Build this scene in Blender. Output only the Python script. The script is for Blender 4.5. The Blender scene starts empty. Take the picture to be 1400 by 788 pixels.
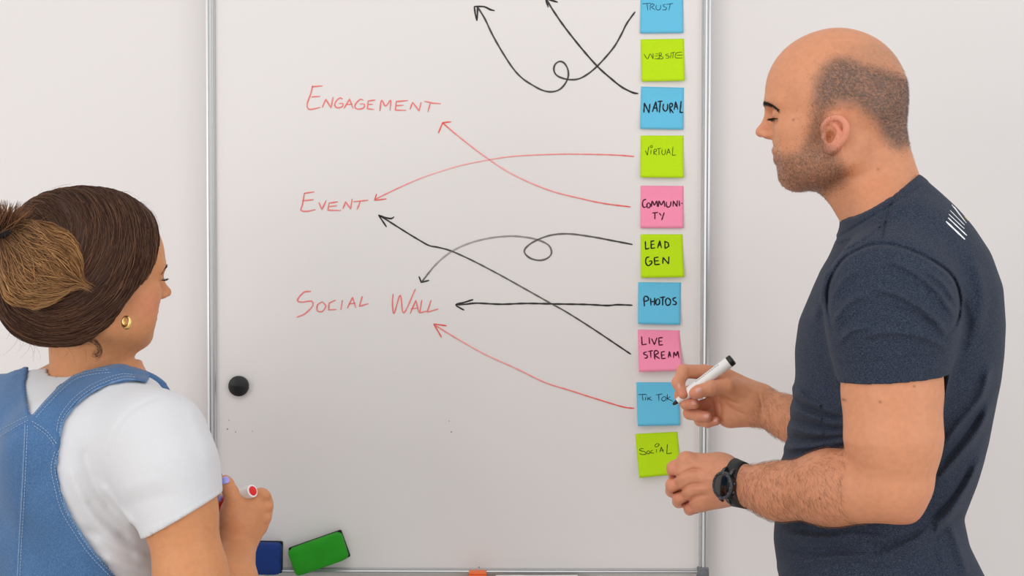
import bpy, math, random
import numpy as np
from mathutils import Vector, Matrix, Euler
from mathutils.bvhtree import BVHTree

rng = np.random.default_rng(7)
random.seed(7)
SC = bpy.context.scene
COL = SC.collection

# ------------------------------------------------------------------ camera
CAM_D, CAM_Z, TILT, ROLL = 2.6, 1.5, 1.85, 0.12
FPX = 2000.0
cam_d = bpy.data.cameras.new('camera')
cam_d.sensor_width = 36.0
cam_d.lens = FPX / 1400.0 * 36.0
cam_d.clip_start = 0.05
cam = bpy.data.objects.new('camera', cam_d)
COL.objects.link(cam)
cam.location = (0, -CAM_D, CAM_Z)
RM = Matrix.Rotation(math.radians(90 - TILT), 3, 'X') @ Matrix.Rotation(math.radians(ROLL), 3, 'Z')
cam.rotation_euler = RM.to_euler()
SC.camera = cam
RN = np.array(RM)
CAMP = np.array((0, -CAM_D, CAM_Z), float)

# ------------------------------------------------------------------ world and lamps
world = bpy.data.worlds.new('world')
SC.world = world
world.use_nodes = True
wn = world.node_tree.nodes['Background']
wn.inputs[0].default_value = (0.96, 0.98, 1.0, 1)
wn.inputs[1].default_value = 0.82


def area(name, loc, target, size, sizey, power, color):
    d = bpy.data.lights.new(name, 'AREA')
    d.shape = 'RECTANGLE'
    d.size, d.size_y, d.energy, d.color = size, sizey, power, color
    o = bpy.data.objects.new(name, d)
    COL.objects.link(o)
    o.location = loc
    v = Vector(target) - Vector(loc)
    o.rotation_euler = v.to_track_quat('-Z', 'Y').to_euler()
    return o


area('ceiling_lamp', (-0.2, -1.9, 2.75), (0.0, -1.2, 0), 2.4, 1.2, 10, (1.0, 0.98, 0.96))
area('window_daylight', (-2.6, -3.6, 1.6), (0.2, -0.3, 1.1), 2.2, 1.8, 34, (1.0, 0.97, 0.94))
area('window_daylight', (2.9, -2.6, 1.6), (0.4, -0.4, 1.1), 1.6, 1.8, 19, (0.92, 0.96, 1.0))

vs = SC.view_settings
vs.view_transform = 'Standard'
vs.look = 'None'
vs.exposure = 0.0
vs.gamma = 1.0
vs.use_curve_mapping = False


# ------------------------------------------------------------------ helpers
def P(px, py, Y):
    """world point on the vertical plane y=Y that the photo shows at px,py"""
    d = RN @ np.array(((px - 700) / FPX, -(py - 394) / FPX, -1.0))
    t = (Y + CAM_D) / d[1]
    return CAMP + d * t


def to_px(X, Y, Z):
    dx, dy, dz = X - CAMP[0], Y - CAMP[1], Z - CAMP[2]
    cx = RN[0, 0] * dx + RN[1, 0] * dy + RN[2, 0] * dz
    cy = RN[0, 1] * dx + RN[1, 1] * dy + RN[2, 1] * dz
    cz = RN[0, 2] * dx + RN[1, 2] * dy + RN[2, 2] * dz
    return 700 + FPX * cx / -cz, 394 - FPX * cy / -cz


def lin(c):
    out = []
    for v in c[:3]:
        v = v / 255.0
        out.append(v / 12.92 if v <= 0.04045 else ((v + 0.055) / 1.055) ** 2.4)
    return np.array(out)


def tag(o, label=None, cat=None, group=None, kind=None):
    if label: o['label'] = label
    if cat: o['category'] = cat
    if group: o['group'] = group
    if kind: o['kind'] = kind
    return o


def empty(name, loc):
    o = bpy.data.objects.new(name, None)
    o.empty_display_size = 0.05
    o.location = tuple(loc)
    COL.objects.link(o)
    return o


def mesh_obj(name, V, faces, mat, parent=None, colors=None, smooth=True):
    me = bpy.data.meshes.new(name)
    V = np.asarray(V, np.float32)
    if isinstance(faces, np.ndarray):
        nf, k = faces.shape
        me.vertices.add(len(V))
        me.vertices.foreach_set('co', V.ravel())
        me.loops.add(nf * k)
        me.loops.foreach_set('vertex_index', faces.astype(np.int32).ravel())
        me.polygons.add(nf)
        me.polygons.foreach_set('loop_start', np.arange(0, nf * k, k, dtype=np.int32))
        me.update(calc_edges=True)
        me.validate()
    else:
        me.from_pydata([tuple(map(float, v)) for v in V], [], faces)
    if smooth:
        me.polygons.foreach_set('use_smooth', np.ones(len(me.polygons), bool))
    if colors is not None:
        a = me.color_attributes.new('Col', 'FLOAT_COLOR', 'POINT')
        c = np.ones((len(V), 4), np.float32)
        c[:, :3] = colors
        a.data.foreach_set('color', c.ravel())
    me.materials.append(mat)
    me.update()
    o = bpy.data.objects.new(name, me)
    COL.objects.link(o)
    if parent is not None:
        o.parent = parent
        o.matrix_parent_inverse = Matrix.Translation(parent.location).inverted()
    return o


def recentre(o):
    """put a single-mesh thing's origin at its base centre"""
    me = o.data
    n = len(me.vertices)
    c = np.empty(n * 3, np.float32)
    me.vertices.foreach_get('co', c)
    c = c.reshape(-1, 3)
    b = np.array(((c[:, 0].min() + c[:, 0].max()) / 2, (c[:, 1].min() + c[:, 1].max()) / 2, c[:, 2].min()))
    me.vertices.foreach_set('co', (c - b).astype(np.float32).ravel())
    o.location = tuple(b)
    me.update()
    bpy.context.view_layer.update()
    return o


class MB:
    """collects shapes into one mesh"""
    def __init__(s):
        s.v, s.f, s.c = [], [], []

    def add(s, V, F, col=None):
        b = len(s.v)
        s.v += [tuple(map(float, v)) for v in V]
        s.f += [tuple(i + b for i in f) for f in F]
        s.c += [tuple(col) if col is not None else (1, 1, 1)] * len(V)

    def box(s, lo, hi, bev=0.0, M=None, col=None):
        lo, hi = np.array(lo, float), np.array(hi, float)
        c, h = (lo + hi) / 2, (hi - lo) / 2
        bev = min(bev, h.min() * 0.98)
        if bev <= 0:
            V = [c + h * np.array((x, y, z)) for x in (-1, 1) for y in (-1, 1) for z in (-1, 1)]
            F = [(0, 1, 3, 2), (4, 6, 7, 5), (0, 4, 5, 1), (2, 3, 7, 6), (0, 2, 6, 4), (1, 5, 7, 3)]
            if M is not None: V = [M @ Vector(v) for v in V]
            s.add(V, F, col)
            return
        # rounded box: cube-sphere grid
        n = 4
        V, F = [], []
        idx = {}
        def vid(p):
            key = tuple(np.round(p, 5))
            if key not in idx:
                idx[key] = len(V)
                q = np.array(p)
                core = np.sign(q) * (h - bev)
                d = q / np.linalg.norm(q)
                V.append(c + core + d * bev)
            return idx[key]
        ts = [-1, -0.55, -0.001, 0.001, 0.55, 1]
        for ax in range(3):
            for sg in (-1, 1):
                for i in range(5):
                    for j in range(5):
                        q = []
                        for (a, b) in ((ts[i], ts[j]), (ts[i + 1], ts[j]), (ts[i + 1], ts[j + 1]), (ts[i], ts[j + 1])):
                            p = [0, 0, 0]
                            p[ax] = sg; p[(ax + 1) % 3] = a; p[(ax + 2) % 3] = b
                            q.append(vid(p))
                        F.append(tuple(q if sg > 0 else q[::-1]))
        if M is not None: V = [M @ Vector(v) for v in V]
        s.add(V, F, col)

    def tube(s, pts, rad, n=16, cap=True, col=None):
        pts = [np.array(p, float) for p in pts]
        m = len(pts)
        rad = [rad] * m if np.isscalar(rad) else rad
        t0 = pts[1] - pts[0]
        t0 /= np.linalg.norm(t0)
        ref = np.array((0, 0, 1.0)) if abs(t0[2]) < 0.9 else np.array((1.0, 0, 0))
        u = np.cross(t0, ref); u /= np.linalg.norm(u)
        V, F = [], []
        for i in range(m):
            if i == 0: t = pts[1] - pts[0]
            elif i == m - 1: t = pts[-1] - pts[-2]
            else: t = pts[i + 1] - pts[i - 1]
            if np.linalg.norm(t) < 1e-9: t = t0
            t = t / np.linalg.norm(t)
            u = u - t * np.dot(u, t); u /= np.linalg.norm(u)
            w = np.cross(t, u)
            for k in range(n):
                a = 2 * math.pi * k / n
                V.append(pts[i] + rad[i] * (math.cos(a) * u + math.sin(a) * w))
        for i in range(m - 1):
            for k in range(n):
                F.append((i * n + k, i * n + (k + 1) % n, (i + 1) * n + (k + 1) % n, (i + 1) * n + k))
        if cap:
            F.append(tuple(range(n - 1, -1, -1)))
            F.append(tuple((m - 1) * n + k for k in range(n)))
        s.add(V, F, col)

    def build(s, name, mat, parent=None, smooth=True, cols=False, angle=None):
        o = mesh_obj(name, s.v, s.f, mat, parent, np.array(s.c) if cols else None, smooth)
        if angle:
            md = o.modifiers.new('edges', 'EDGE_SPLIT')
            md.split_angle = math.radians(angle)
        return o


# ------------------------------------------------------------------ materials
def mat(name, color=(200, 200, 200), rough=0.5, metal=0.0, attr=False, noise=0.0, nscale=60.0, bump=0.0, bscale=200.0,
        sss=0.0, coat=0.0, spec=0.5, sheen=0.0, emit=None):
    m = bpy.data.materials.new(name)
    m.use_nodes = True
    nt = m.node_tree
    b = nt.nodes['Principled BSDF']
    b.inputs['Roughness'].default_value = rough
    b.inputs['Metallic'].default_value = metal
    b.inputs['Specular IOR Level'].default_value = spec
    b.inputs['Coat Weight'].default_value = coat
    b.inputs['Sheen Weight'].default_value = sheen
    if sss:
        b.inputs['Subsurface Weight'].default_value = sss
        b.inputs['Subsurface Radius'].default_value = (0.010, 0.004, 0.002)
        b.inputs['Subsurface Scale'].default_value = 0.6
    tc = nt.nodes.new('ShaderNodeTexCoord')
    if attr:
        src = nt.nodes.new('ShaderNodeAttribute')
        src.attribute_name = 'Col'
        out = src.outputs['Color']
    else:
        src = nt.nodes.new('ShaderNodeRGB')
        src.outputs[0].default_value = (*lin(color), 1)
        out = src.outputs[0]
    if noise:
        n = nt.nodes.new('ShaderNodeTexNoise')
        n.inputs['Scale'].default_value = nscale
        n.inputs['Detail'].default_value = 4
        nt.links.new(tc.outputs['Object'], n.inputs['Vector'])
        r = nt.nodes.new('ShaderNodeMapRange')
        r.inputs[1].default_value = 0.3; r.inputs[2].default_value = 0.7
        r.inputs[3].default_value = 1 - noise; r.inputs[4].default_value = 1 + noise
        nt.links.new(n.outputs['Fac'], r.inputs[0])
        x = nt.nodes.new('ShaderNodeVectorMath')
        x.operation = 'SCALE'
        nt.links.new(out, x.inputs[0]); nt.links.new(r.outputs[0], x.inputs['Scale'])
        out = x.outputs[0]
    nt.links.new(out, b.inputs['Base Color'])
    if bump:
        n2 = nt.nodes.new('ShaderNodeTexNoise')
        n2.inputs['Scale'].default_value = bscale
        n2.inputs['Detail'].default_value = 3
        nt.links.new(tc.outputs['Object'], n2.inputs['Vector'])
        bp = nt.nodes.new('ShaderNodeBump')
        bp.inputs['Strength'].default_value = bump
        bp.inputs['Distance'].default_value = 0.002
        nt.links.new(n2.outputs['Fac'], bp.inputs['Height'])
        nt.links.new(bp.outputs[0], b.inputs['Normal'])
    return m


def fabric_mat(name, base, fleck, fscale, stretch, amount, bump=0.15, rough=0.9, big=0.0, sheen=0.2):
    """woven / knitted cloth: fibre flecks stretched along the thread"""
    m = mat(name, base, rough=rough, sheen=sheen, spec=0.2)
    nt = m.node_tree
    b = nt.nodes['Principled BSDF']
    tc = nt.nodes.new('ShaderNodeTexCoord')
    mp = nt.nodes.new('ShaderNodeMapping')
    mp.inputs['Scale'].default_value = stretch
    nt.links.new(tc.outputs['Object'], mp.inputs['Vector'])
    n = nt.nodes.new('ShaderNodeTexNoise')
    n.inputs['Scale'].default_value = fscale
    n.inputs['Detail'].default_value = 5
    n.inputs['Roughness'].default_value = 0.7
    nt.links.new(mp.outputs[0], n.inputs['Vector'])
    r = nt.nodes.new('ShaderNodeMapRange')
    r.inputs[1].default_value = 0.45; r.inputs[2].default_value = 0.75
    r.inputs[3].default_value = 0.0; r.inputs[4].default_value = amount
    nt.links.new(n.outputs['Fac'], r.inputs[0])
    mx = nt.nodes.new('ShaderNodeMix')
    mx.data_type = 'RGBA'
    mx.inputs[6].default_value = (*lin(base), 1)
    mx.inputs[7].default_value = (*lin(fleck), 1)
    nt.links.new(r.outputs[0], mx.inputs[0])
    out = mx.outputs[2]
    if big:
        n3 = nt.nodes.new('ShaderNodeTexNoise')
        n3.inputs['Scale'].default_value = 9
        n3.inputs['Detail'].default_value = 3
        nt.links.new(tc.outputs['Object'], n3.inputs['Vector'])
        r3 = nt.nodes.new('ShaderNodeMapRange')
        r3.inputs[1].default_value = 0.3; r3.inputs[2].default_value = 0.7
        r3.inputs[3].default_value = 1 - big; r3.inputs[4].default_value = 1 + big
        nt.links.new(n3.outputs['Fac'], r3.inputs[0])
        x = nt.nodes.new('ShaderNodeVectorMath'); x.operation = 'SCALE'
        nt.links.new(out, x.inputs[0]); nt.links.new(r3.outputs[0], x.inputs['Scale'])
        out = x.outputs[0]
    nt.links.new(out, b.inputs['Base Color'])
    bp = nt.nodes.new('ShaderNodeBump')
    bp.inputs['Strength'].default_value = bump
    bp.inputs['Distance'].default_value = 0.001
    nt.links.new(n.outputs['Fac'], bp.inputs['Height'])
    nt.links.new(bp.outputs[0], b.inputs['Normal'])
    return m


M = {}
M['wall'] = mat('white_wall_paint', (232, 226, 223), 0.75, bump=0.05, bscale=300)
M['floor'] = mat('grey_vinyl_floor', (206, 198, 190), 0.5, noise=0.1, nscale=8)
M['board'] = mat('enamelled_board', (233, 227, 223), 0.30, spec=0.35)
M['alu'] = mat('brushed_aluminium', (205, 205, 205), 0.36, metal=0.75)
M['cap'] = mat('grey_plastic', (112, 114, 118), 0.45)
M['tray'] = mat('white_tray', (226, 222, 217), 0.4)
M['ink'] = mat('marker_ink', attr=True, rough=0.6, spec=0.2)
M['black'] = mat('black_plastic', (22, 22, 23), 0.4)
M['felt'] = mat('black_felt', (20, 20, 22), 0.95, bump=0.6, bscale=700)
M['green'] = mat('green_foam', (28, 152, 8), 0.8, noise=0.10, nscale=30, bump=0.35, bscale=500)
M['blue'] = mat('blue_foam', (0, 48, 120), 0.8, noise=0.10, nscale=30, bump=0.35, bscale=500)
M['orange'] = mat('orange_plastic', (250, 112, 28), 0.4)
M['white'] = mat('white_plastic', (238, 236, 233), 0.35)
M['red'] = mat('red_plastic', (225, 38, 34), 0.35)
M['note_blue'] = mat('blue_paper', (106, 196, 229), 0.8, noise=0.02, nscale=200, spec=0.2)
M['note_green'] = mat('lime_paper', (192, 230, 22), 0.8, noise=0.02, nscale=200, spec=0.2)
M['note_pink'] = mat('pink_paper', (255, 150, 182), 0.8, noise=0.02, nscale=200, spec=0.2)
M['skin'] = mat('skin', attr=True, rough=0.5, sss=0.12, noise=0.05, nscale=120, bump=0.10, bscale=420, spec=0.35)
M['hair'] = mat('hair', attr=True, rough=0.45, spec=0.25)
M['gold'] = mat('gold', (250, 205, 125), 0.28, metal=1.0)
M['lavender'] = mat('lavender_varnish', (165, 160, 235), 0.15, coat=0.6)
M['eye'] = mat('eye_white', (225, 220, 215), 0.15)
M['navy'] = fabric_mat('heather_navy_jersey', (31, 38, 53), (108, 118, 138), 520, (1, 1, 3.0), 0.60, bump=0.2, sheen=0.05)
M['tee'] = fabric_mat('white_cotton', (214, 213, 215), (226, 226, 228), 500, (1, 1, 1), 0.4, bump=0.1)
M['denim'] = fabric_mat('blue_denim', (60, 98, 142), (134, 164, 198), 520, (2.5, 2.5, 0.8), 0.55, bump=0.3, big=0.13)
M['thread'] = mat('denim_stitching', (150, 172, 198), 0.9)
M['seam'] = fabric_mat('faded_denim', (92, 126, 166), (170, 195, 220), 520, (2.5, 2.5, 0.8), 0.6, bump=0.3, big=0.1)
M['trouser'] = fabric_mat('dark_trousers', (40, 42, 50), (80, 82, 92), 420, (1, 1, 2), 0.4)
M['shoe'] = mat('shoe_leather', (60, 56, 54), 0.5)
M['print_white'] = mat('white_print', (240, 240, 240), 0.6)
M['print_yellow'] = mat('yellow_print', (232, 205, 90), 0.6)
M['glass'] = mat('watch_glass', (6, 7, 9), 0.08, coat=0.5)
M['steel'] = mat('dark_steel', (78, 80, 84), 0.35, metal=0.8)
M['strap'] = mat('black_strap', (20, 21, 24), 0.6, bump=0.1, bscale=400)

# ------------------------------------------------------------------ room
b = MB(); b.box((-4, 0.03, 0), (4, 0.13, 3.0))
tag(b.build('wall_back', M['wall'], smooth=False), 'plain white painted wall behind the whiteboard', kind='structure')
b = MB(); b.box((-4, -5, -0.1), (4, 0.13, 0))
tag(b.build('floor', M['floor'], smooth=False), 'grey floor', kind='structure')


# ------------------------------------------------------------------ ink strokes
def smooth_line(pts, step=0.0025):
    pts = np.array(pts, float)
    if len(pts) == 2:
        n = max(2, int(np.linalg.norm(pts[1] - pts[0]) / step))
        t = np.linspace(0, 1, n + 1)[:, None]
        return pts[0] * (1 - t) + pts[1] * t
    q = np.vstack([2 * pts[0] - pts[1], pts, 2 * pts[-1] - pts[-2]])
    out = []
    for i in range(1, len(q) - 2):
        p0, p1, p2, p3 = q[i - 1], q[i], q[i + 1], q[i + 2]
        n = max(2, int(np.linalg.norm(p2 - p1) / step))
        for k in range(n):
            t = k / n
            out.append(0.5 * (2 * p1 + (p2 - p0) * t + (2 * p0 - 5 * p1 + 4 * p2 - p3) * t * t
                              + (3 * p1 - p0 - 3 * p2 + p3) * t ** 3))
    out.append(pts[-1])
    return np.array(out)


def polyline(pts, step):
    out = []
    for a, b_ in zip(pts[:-1], pts[1:]):
        a, b_ = np.array(a, float), np.array(b_, float)
        n = max(2, int(np.linalg.norm(b_ - a) / step))
        for k in range(n):
            out.append(a + (b_ - a) * k / n)
    out.append(np.array(pts[-1], float))
    return np.array(out)


def stroke(mb, pts, nrm, w, cols, th=0.0005):
    """a low ridge of ink along pts; nrm = outward normals"""
    n = len(pts)
    if n < 2: return
    t = np.gradient(pts, axis=0)
    t /= np.linalg.norm(t, axis=1)[:, None] + 1e-12
    sd = np.cross(t, nrm)
    sd /= np.linalg.norm(sd, axis=1)[:, None] + 1e-12
    ww = np.full(n, w / 2)
    ww *= 1 + 0.12 * np.sin(np.arange(n) * 0.9 + rng.random() * 6)
    e = min(2, n // 2)
    for i in range(e):
        ww[i] *= 0.55 + 0.3 * i; ww[-1 - i] *= 0.55 + 0.3 * i
    V, F = [], []
    base = len(mb.v)
    for i in range(n):
        for a, h in ((-1, 0.0001), (-0.55, th), (0.55, th), (1, 0.0001)):
            mb.v.append(tuple(pts[i] + sd[i] * ww[i] * a + nrm[i] * h))
            mb.c.append(tuple(cols[i]))
    for i in range(n - 1):
        for k in range(3):
            a = base + i * 4 + k
            mb.f.append((a, a + 1, a + 5, a + 4))
    mb.f.append((base, base + 1, base + 2, base + 3))
    q = base + (n - 1) * 4
    mb.f.append((q + 3, q + 2, q + 1, q))


def zx(ox, oy, sc, pts):
    return [(ox + x / sc, oy + y / sc) for x, y in pts]


BY = -0.0005
RED0, RED1 = lin((240, 92, 82)), lin((252, 190, 188))
BLK0, BLK1 = lin((46, 44, 44)), lin((126, 120, 116))


def board_line(mb, px, w, c0, c1=None, fade=None, sm=True):
    pts = np.array([P(x, y, BY) for x, y in px])
    pts = smooth_line(pts, 0.003) if sm else polyline(pts, 0.003)
    n = len(pts)
    nr = np.tile(np.array((0, -1.0, 0)), (n, 1))
    t = np.linspace(0, 1, n)
    if fade is None:
        f = 0.15 + 0.15 * np.sin(t * 9 + rng.random() * 6)
    else:
        f = np.interp(t, *fade)
    f = np.clip(f + rng.normal(0, 0.04, n), 0, 1)[:, None]
    c1_ = c0 if c1 is None else c1
    stroke(mb, pts, nr, w, c0 * (1 - f) + c1_ * f)


# ------------------------------------------------------------------ whiteboard
wb = empty('whiteboard', (P(628, 783, 0)[0], 0, P(628, 783, 0)[2]))
tag(wb, 'large white magnetic board in a thin aluminium frame, covered in red words and arrows', 'whiteboard')
XL = (P(279.5, 60, 0)[0] + P(285.5, 560, 0)[0]) / 2 + 0.001
XR = P(970.3, 320, 0)[0]
FW = 0.0165
ZB = P(628, 779, 0)[2]
ZT = ZB + 1.22
b = MB(); b.box((XL + 0.004, 0.0, ZB - 0.004), (XR - 0.004, 0.012, ZT - 0.004))
b.build('writing_surface', M['board'], wb, smooth=False)


def rail(x0, x1, z0, z1, vert):
    """extruded aluminium profile with ridges along its length"""
    prof = [(0, 0.025), (0, -0.004), (0.08, -0.0095), (0.30, -0.0105), (0.36, -0.0085), (0.42, -0.0085), (0.47, -0.0105),
            (0.66, -0.0095), (0.72, -0.0075), (0.78, -0.0075), (0.84, -0.0085), (0.95, -0.006), (1, -0.002), (1, 0.025)]
    V, F = [], []
    n = len(prof)
    for e in (0, 1):
        for t, y in prof:
            if vert: V.append((x0 + (x1 - x0) * t, y, z0 if e == 0 else z1))
            else: V.append((x0 if e == 0 else x1, y, z0 + (z1 - z0) * t))
    for i in range(n):
        F.append((i, (i + 1) % n, n + (i + 1) % n, n + i))
    F.append(tuple(range(n))); F.append(tuple(range(2 * n - 1, n - 1, -1)))
    m = MB(); m.add(V, F)
    return m


rail(XL, XL + FW, ZB, ZT, True).build('frame_rail', M['alu'], wb, smooth=False)
rail(XR, XR - FW, ZB, ZT, True).build('frame_rail', M['alu'], wb, smooth=False)
rail(XL, XR, ZT, ZT - FW, False).build('frame_rail', M['alu'], wb, smooth=False)
rail(XL, XR, ZB - 0.006, ZB + 0.003, False).build('frame_rail', M['alu'], wb, smooth=False)
# corner caps
for sx, x in ((1, XL), (-1, XR)):
    m = MB()
    c = np.array((x + sx * 0.009, -0.006, ZB - 0.004))
    m.box(c - (0.0105, 0.008, 0.011), c + (0.0105, 0.012, 0.011), 0.004)
    m.tube([c + (0, -0.006, 0), c + (0, -0.0095, 0), c + (0, -0.0105, 0)], [0.0075, 0.0075, 0.0055], 20)
    m.build('corner_cap', M['cap'], wb)
# pen tray hung below the bottom rail: floor, back and upturned lip
TX0, TX1 = XL + 0.10, P(945, 786, 0)[0]
prof = [(0.004, 0.0), (0.004, -0.012), (-0.052, -0.016), (-0.060, -0.010), (-0.062, -0.011), (-0.056, -0.020), (0.006, -0.016), (0.006, 0.0)]
V = [(x, y, ZB - 0.006 + z) for x in (TX0, TX1) for y, z in prof]
n = len(prof)
F = [(i, (i + 1) % n, n + (i + 1) % n, n + i) for i in range(n)] + [tuple(range(n)), tuple(range(2 * n - 1, n - 1, -1))]
m = MB(); m.add(V, F); m.build('pen_tray', M['tray'], wb, smooth=False)
TRAY_Z = ZB - 0.006 - 0.013

ENG = (390, 80, 5.6)
EVT = (390, 240, 3.752)
words = {
    'engagement': (ENG, [
        [(210, 207), (195, 270), (168, 345), (172, 380), (195, 390), (270, 374)], [(203, 218), (250, 212), (285, 210)], [(203, 294), (268, 290)],
        [(283, 375), (310, 312), (350, 378), (366, 295)],
        [(438, 312), (420, 302), (390, 325), (378, 360), (400, 378), (437, 368), (440, 345), (410, 345)],
        [(450, 382), (492, 310), (520, 385)], [(468, 352), (515, 350)],
        [(598, 320), (575, 313), (540, 345), (533, 375), (560, 388), (600, 378), (605, 350), (570, 348)],
        [(690, 318), (635, 325), (628, 385), (680, 390)], [(635, 352), (670, 350)],
        [(724, 402), (737, 320), (768, 365), (806, 320), (802, 400)],
        [(940, 322), (850, 330), (843, 395), (925, 397)], [(848, 362), (905, 358)],
        [(955, 390), (975, 335), (1025, 402), (1040, 335)],
        [(1065, 328), (1130, 342), (1192, 346)], [(1110, 342), (1092, 410)]],
        'red handwritten word ENGAGEMENT'),
    'event': (EVT, [
        [(98, 92), (88, 150), (80, 178), (110, 184), (155, 175)], [(95, 92), (150, 84)], [(88, 130), (145, 124)],
        [(172, 138), (188, 175), (210, 128)], [(270, 135), (225, 142), (218, 178), (285, 180)], [(225, 160), (265, 155)],
        [(295, 172), (310, 135), (335, 172), (343, 120)], [(350, 135), (425, 127)], [(385, 132), (368, 175)]],
        'red handwritten word EVENT'),
    'social': (EVT, [
        [(132, 595), (95, 600), (62, 640), (85, 650), (135, 645), (140, 670), (100, 710), (58, 728)],
        [(190, 648), (165, 665), (165, 695), (190, 698), (208, 670), (190, 648)], [(258, 640), (225, 655), (222, 690), (262, 688)],
        [(293, 640), (285, 690)], [(318, 682), (345, 625), (362, 680)], [(325, 660), (360, 655)], [(395, 620), (380, 672), (428, 657)]],
        'red handwritten word SOCIAL'),
    'wall': (EVT, [
        [(553, 608), (550, 655), (558, 708), (590, 615), (608, 705), (668, 582)],
        [(640, 710), (670, 640), (685, 705)], [(645, 685), (680, 680)], [(700, 640), (690, 705), (730, 695)], [(748, 640), (728, 702), (785, 685)]],
        'red handwritten word WALL'),
}
for key, ((ox, oy, sc), strokes, lab) in words.items():
    mb = MB()
    for s in strokes:
        q = zx(ox, oy, sc, s)
        board_line(mb, q, 0.0023, RED0, RED1, fade=([0, 1], [0.22, 0.4]), sm=len(q) > 4)
    o = mb.build('handwritten_word', M['ink'], wb, cols=True)
    o['label'] = lab

TOP = (620, 0, 5.0)
MID = (560, 300, 2.815)
arrows = [
    ('black arrow with one loop, running from the topmost blue note to the upper left', 0.0030, 'k', ([0, .3, .6, 1], [.25, .35, .3, .15]),
     zx(*TOP, [(165, 48), (215, 130), (265, 235), (330, 350), (405, 465), (470, 535), (545, 585), (610, 618), (670, 628), (725, 612), (765, 570),
               (785, 520), (780, 470), (755, 430), (725, 420), (695, 440), (686, 475), (700, 510), (740, 533), (800, 545), (860, 538), (920, 505),
               (980, 455), (1050, 380), (1105, 310), (1150, 230), (1185, 160), (1242, 80)]),
     [zx(*TOP, [(282, 73), (250, 65), (210, 46), (142, 44)]), zx(*TOP, [(142, 44), (148, 90), (160, 142)]), zx(*TOP, [(160, 142), (164, 90), (163, 48)])]),
    ('black arrow from the third note up to the top edge', 0.0032, 'k', ([0, 1], [.2, .1]),
     zx(*TOP, [(632, -8), (690, 85), (760, 185), (850, 300), (930, 395), (1000, 470), (1080, 540), (1150, 595), (1225, 633), (1264, 640)]),
     [zx(*TOP, [(713, 15), (670, 2), (632, -10)]), zx(*TOP, [(632, -10), (636, 15), (648, 50)])]),
    ('thin pale red arrow curving from the fourth note to the word EVENT', 0.0022, 'r', ([0, .1, .4, .75, 1], [0.1, .35, .6, .95, .3]),
     [(867, 214), (840, 212), (800, 211), (760, 211), (700, 214), (655, 221), (620, 229), (580, 242), (545, 257), (512, 273)],
     [zx(*EVT, [(468, 95), (458, 128), (520, 120)])]),
    ('thin red arrow from the first pink note to the word ENGAGEMENT', 0.0024, 'r', ([0, .15, .6, .9, 1], [0, .3, .8, .5, .1]),
     [(862, 283), (830, 279), (800, 273), (750, 260), (700, 238), (660, 212), (625, 185), (605, 168)],
     [zx(*ENG, [(1270, 485), (1205, 492), (1172, 572)])]),
    ('grey fading arrow with one small loop, ending above the word WALL', 0.0030, 'k', ([0, .2, .45, .6, .8, .92, 1], [0, .35, .3, .7, 1.0, .9, .2]),
     zx(*MID, [(858, 97), (780, 82), (700, 67), (610, 56), (540, 62), (480, 85), (447, 110), (443, 130), (465, 150), (500, 158), (530, 150), (546, 130),
               (535, 100), (490, 78), (430, 67), (380, 65), (310, 72), (230, 92), (160, 125), (100, 175), (45, 243)]),
     [zx(*MID, [(36, 220), (45, 243), (75, 235)])]),
    ('straight black horizontal arrow pointing left at the word WALL', 0.0030, 'k', ([0, 1], [0, .1]),
     zx(*MID, [(858, 331), (800, 329), (760, 332), (680, 328), (560, 326), (450, 324), (350, 327), (260, 323), (215, 327), (178, 329)]),
     [zx(*MID, [(245, 309), (210, 320), (178, 329), (192, 340), (210, 350)])]),
    ('long black diagonal arrow from the second pink note up to the word EVENT', 0.0028, 'k', ([0, .1, .4, .6, .75, 1], [0, .2, .75, .65, .2, .05]),
     zx(*MID, [(852, 520), (800, 485), (700, 418), (600, 355), (540, 322), (430, 260), (340, 210), (240, 158), (160, 122), (110, 108)])
     + [(587, 336), (574, 329), (552.6, 316), (518, 294)],
     [zx(*EVT, [(558, 212), (545, 221), (520, 218), (478, 203)]), zx(*EVT, [(478, 203), (520, 265)])]),
    ('red arrow from the lowest blue note up to the word WALL', 0.0025, 'r', ([0, .2, .5, .8, 1], [0, .25, .6, .8, .3]),
     zx(*MID, [(864, 728), (820, 722), (720, 692), (620, 660), (520, 628), (400, 570), (300, 525), (200, 470), (93, 405)]),
     [zx(*MID, [(143, 410), (93, 403), (123, 455)])]),
]
for lab, w, kind, fade, shaft, heads in arrows:
    mb = MB()
    c0, c1 = (BLK0, BLK1) if kind == 'k' else (RED0, RED1)
    if kind == 'k' and 'grey' in lab: c1 = lin((176, 168, 162))
    board_line(mb, shaft, w, c0, c1, fade)
    for h in heads:
        board_line(mb, h, w, c0, c1, ([0, 1], [0, .1]), sm=len(h) > 3)
    o = mb.build('drawn_arrow', M['ink'], wb, cols=True)
    o['label'] = lab
# smudges left by old ink
for x, y, r in ((614, 576, .0009), (617, 591, .0012), (311, 587, .0013), (313, 575, .0008), (322, 591, .001), (655, 776, .0011), (345, 590, .0008)):
    c = P(x, y, BY)
    mb = MB()
    mb.add([c + (r * math.cos(a), 0, r * math.sin(a)) for a in np.linspace(0, 6.28, 9)[:-1]] + [c + (0, -0.0003, 0)],
           [(i, 8, (i + 1) % 8) for i in range(8)], lin((120, 116, 112)))
    mb.build('ink_speck', M['ink'], wb, cols=True)


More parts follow.
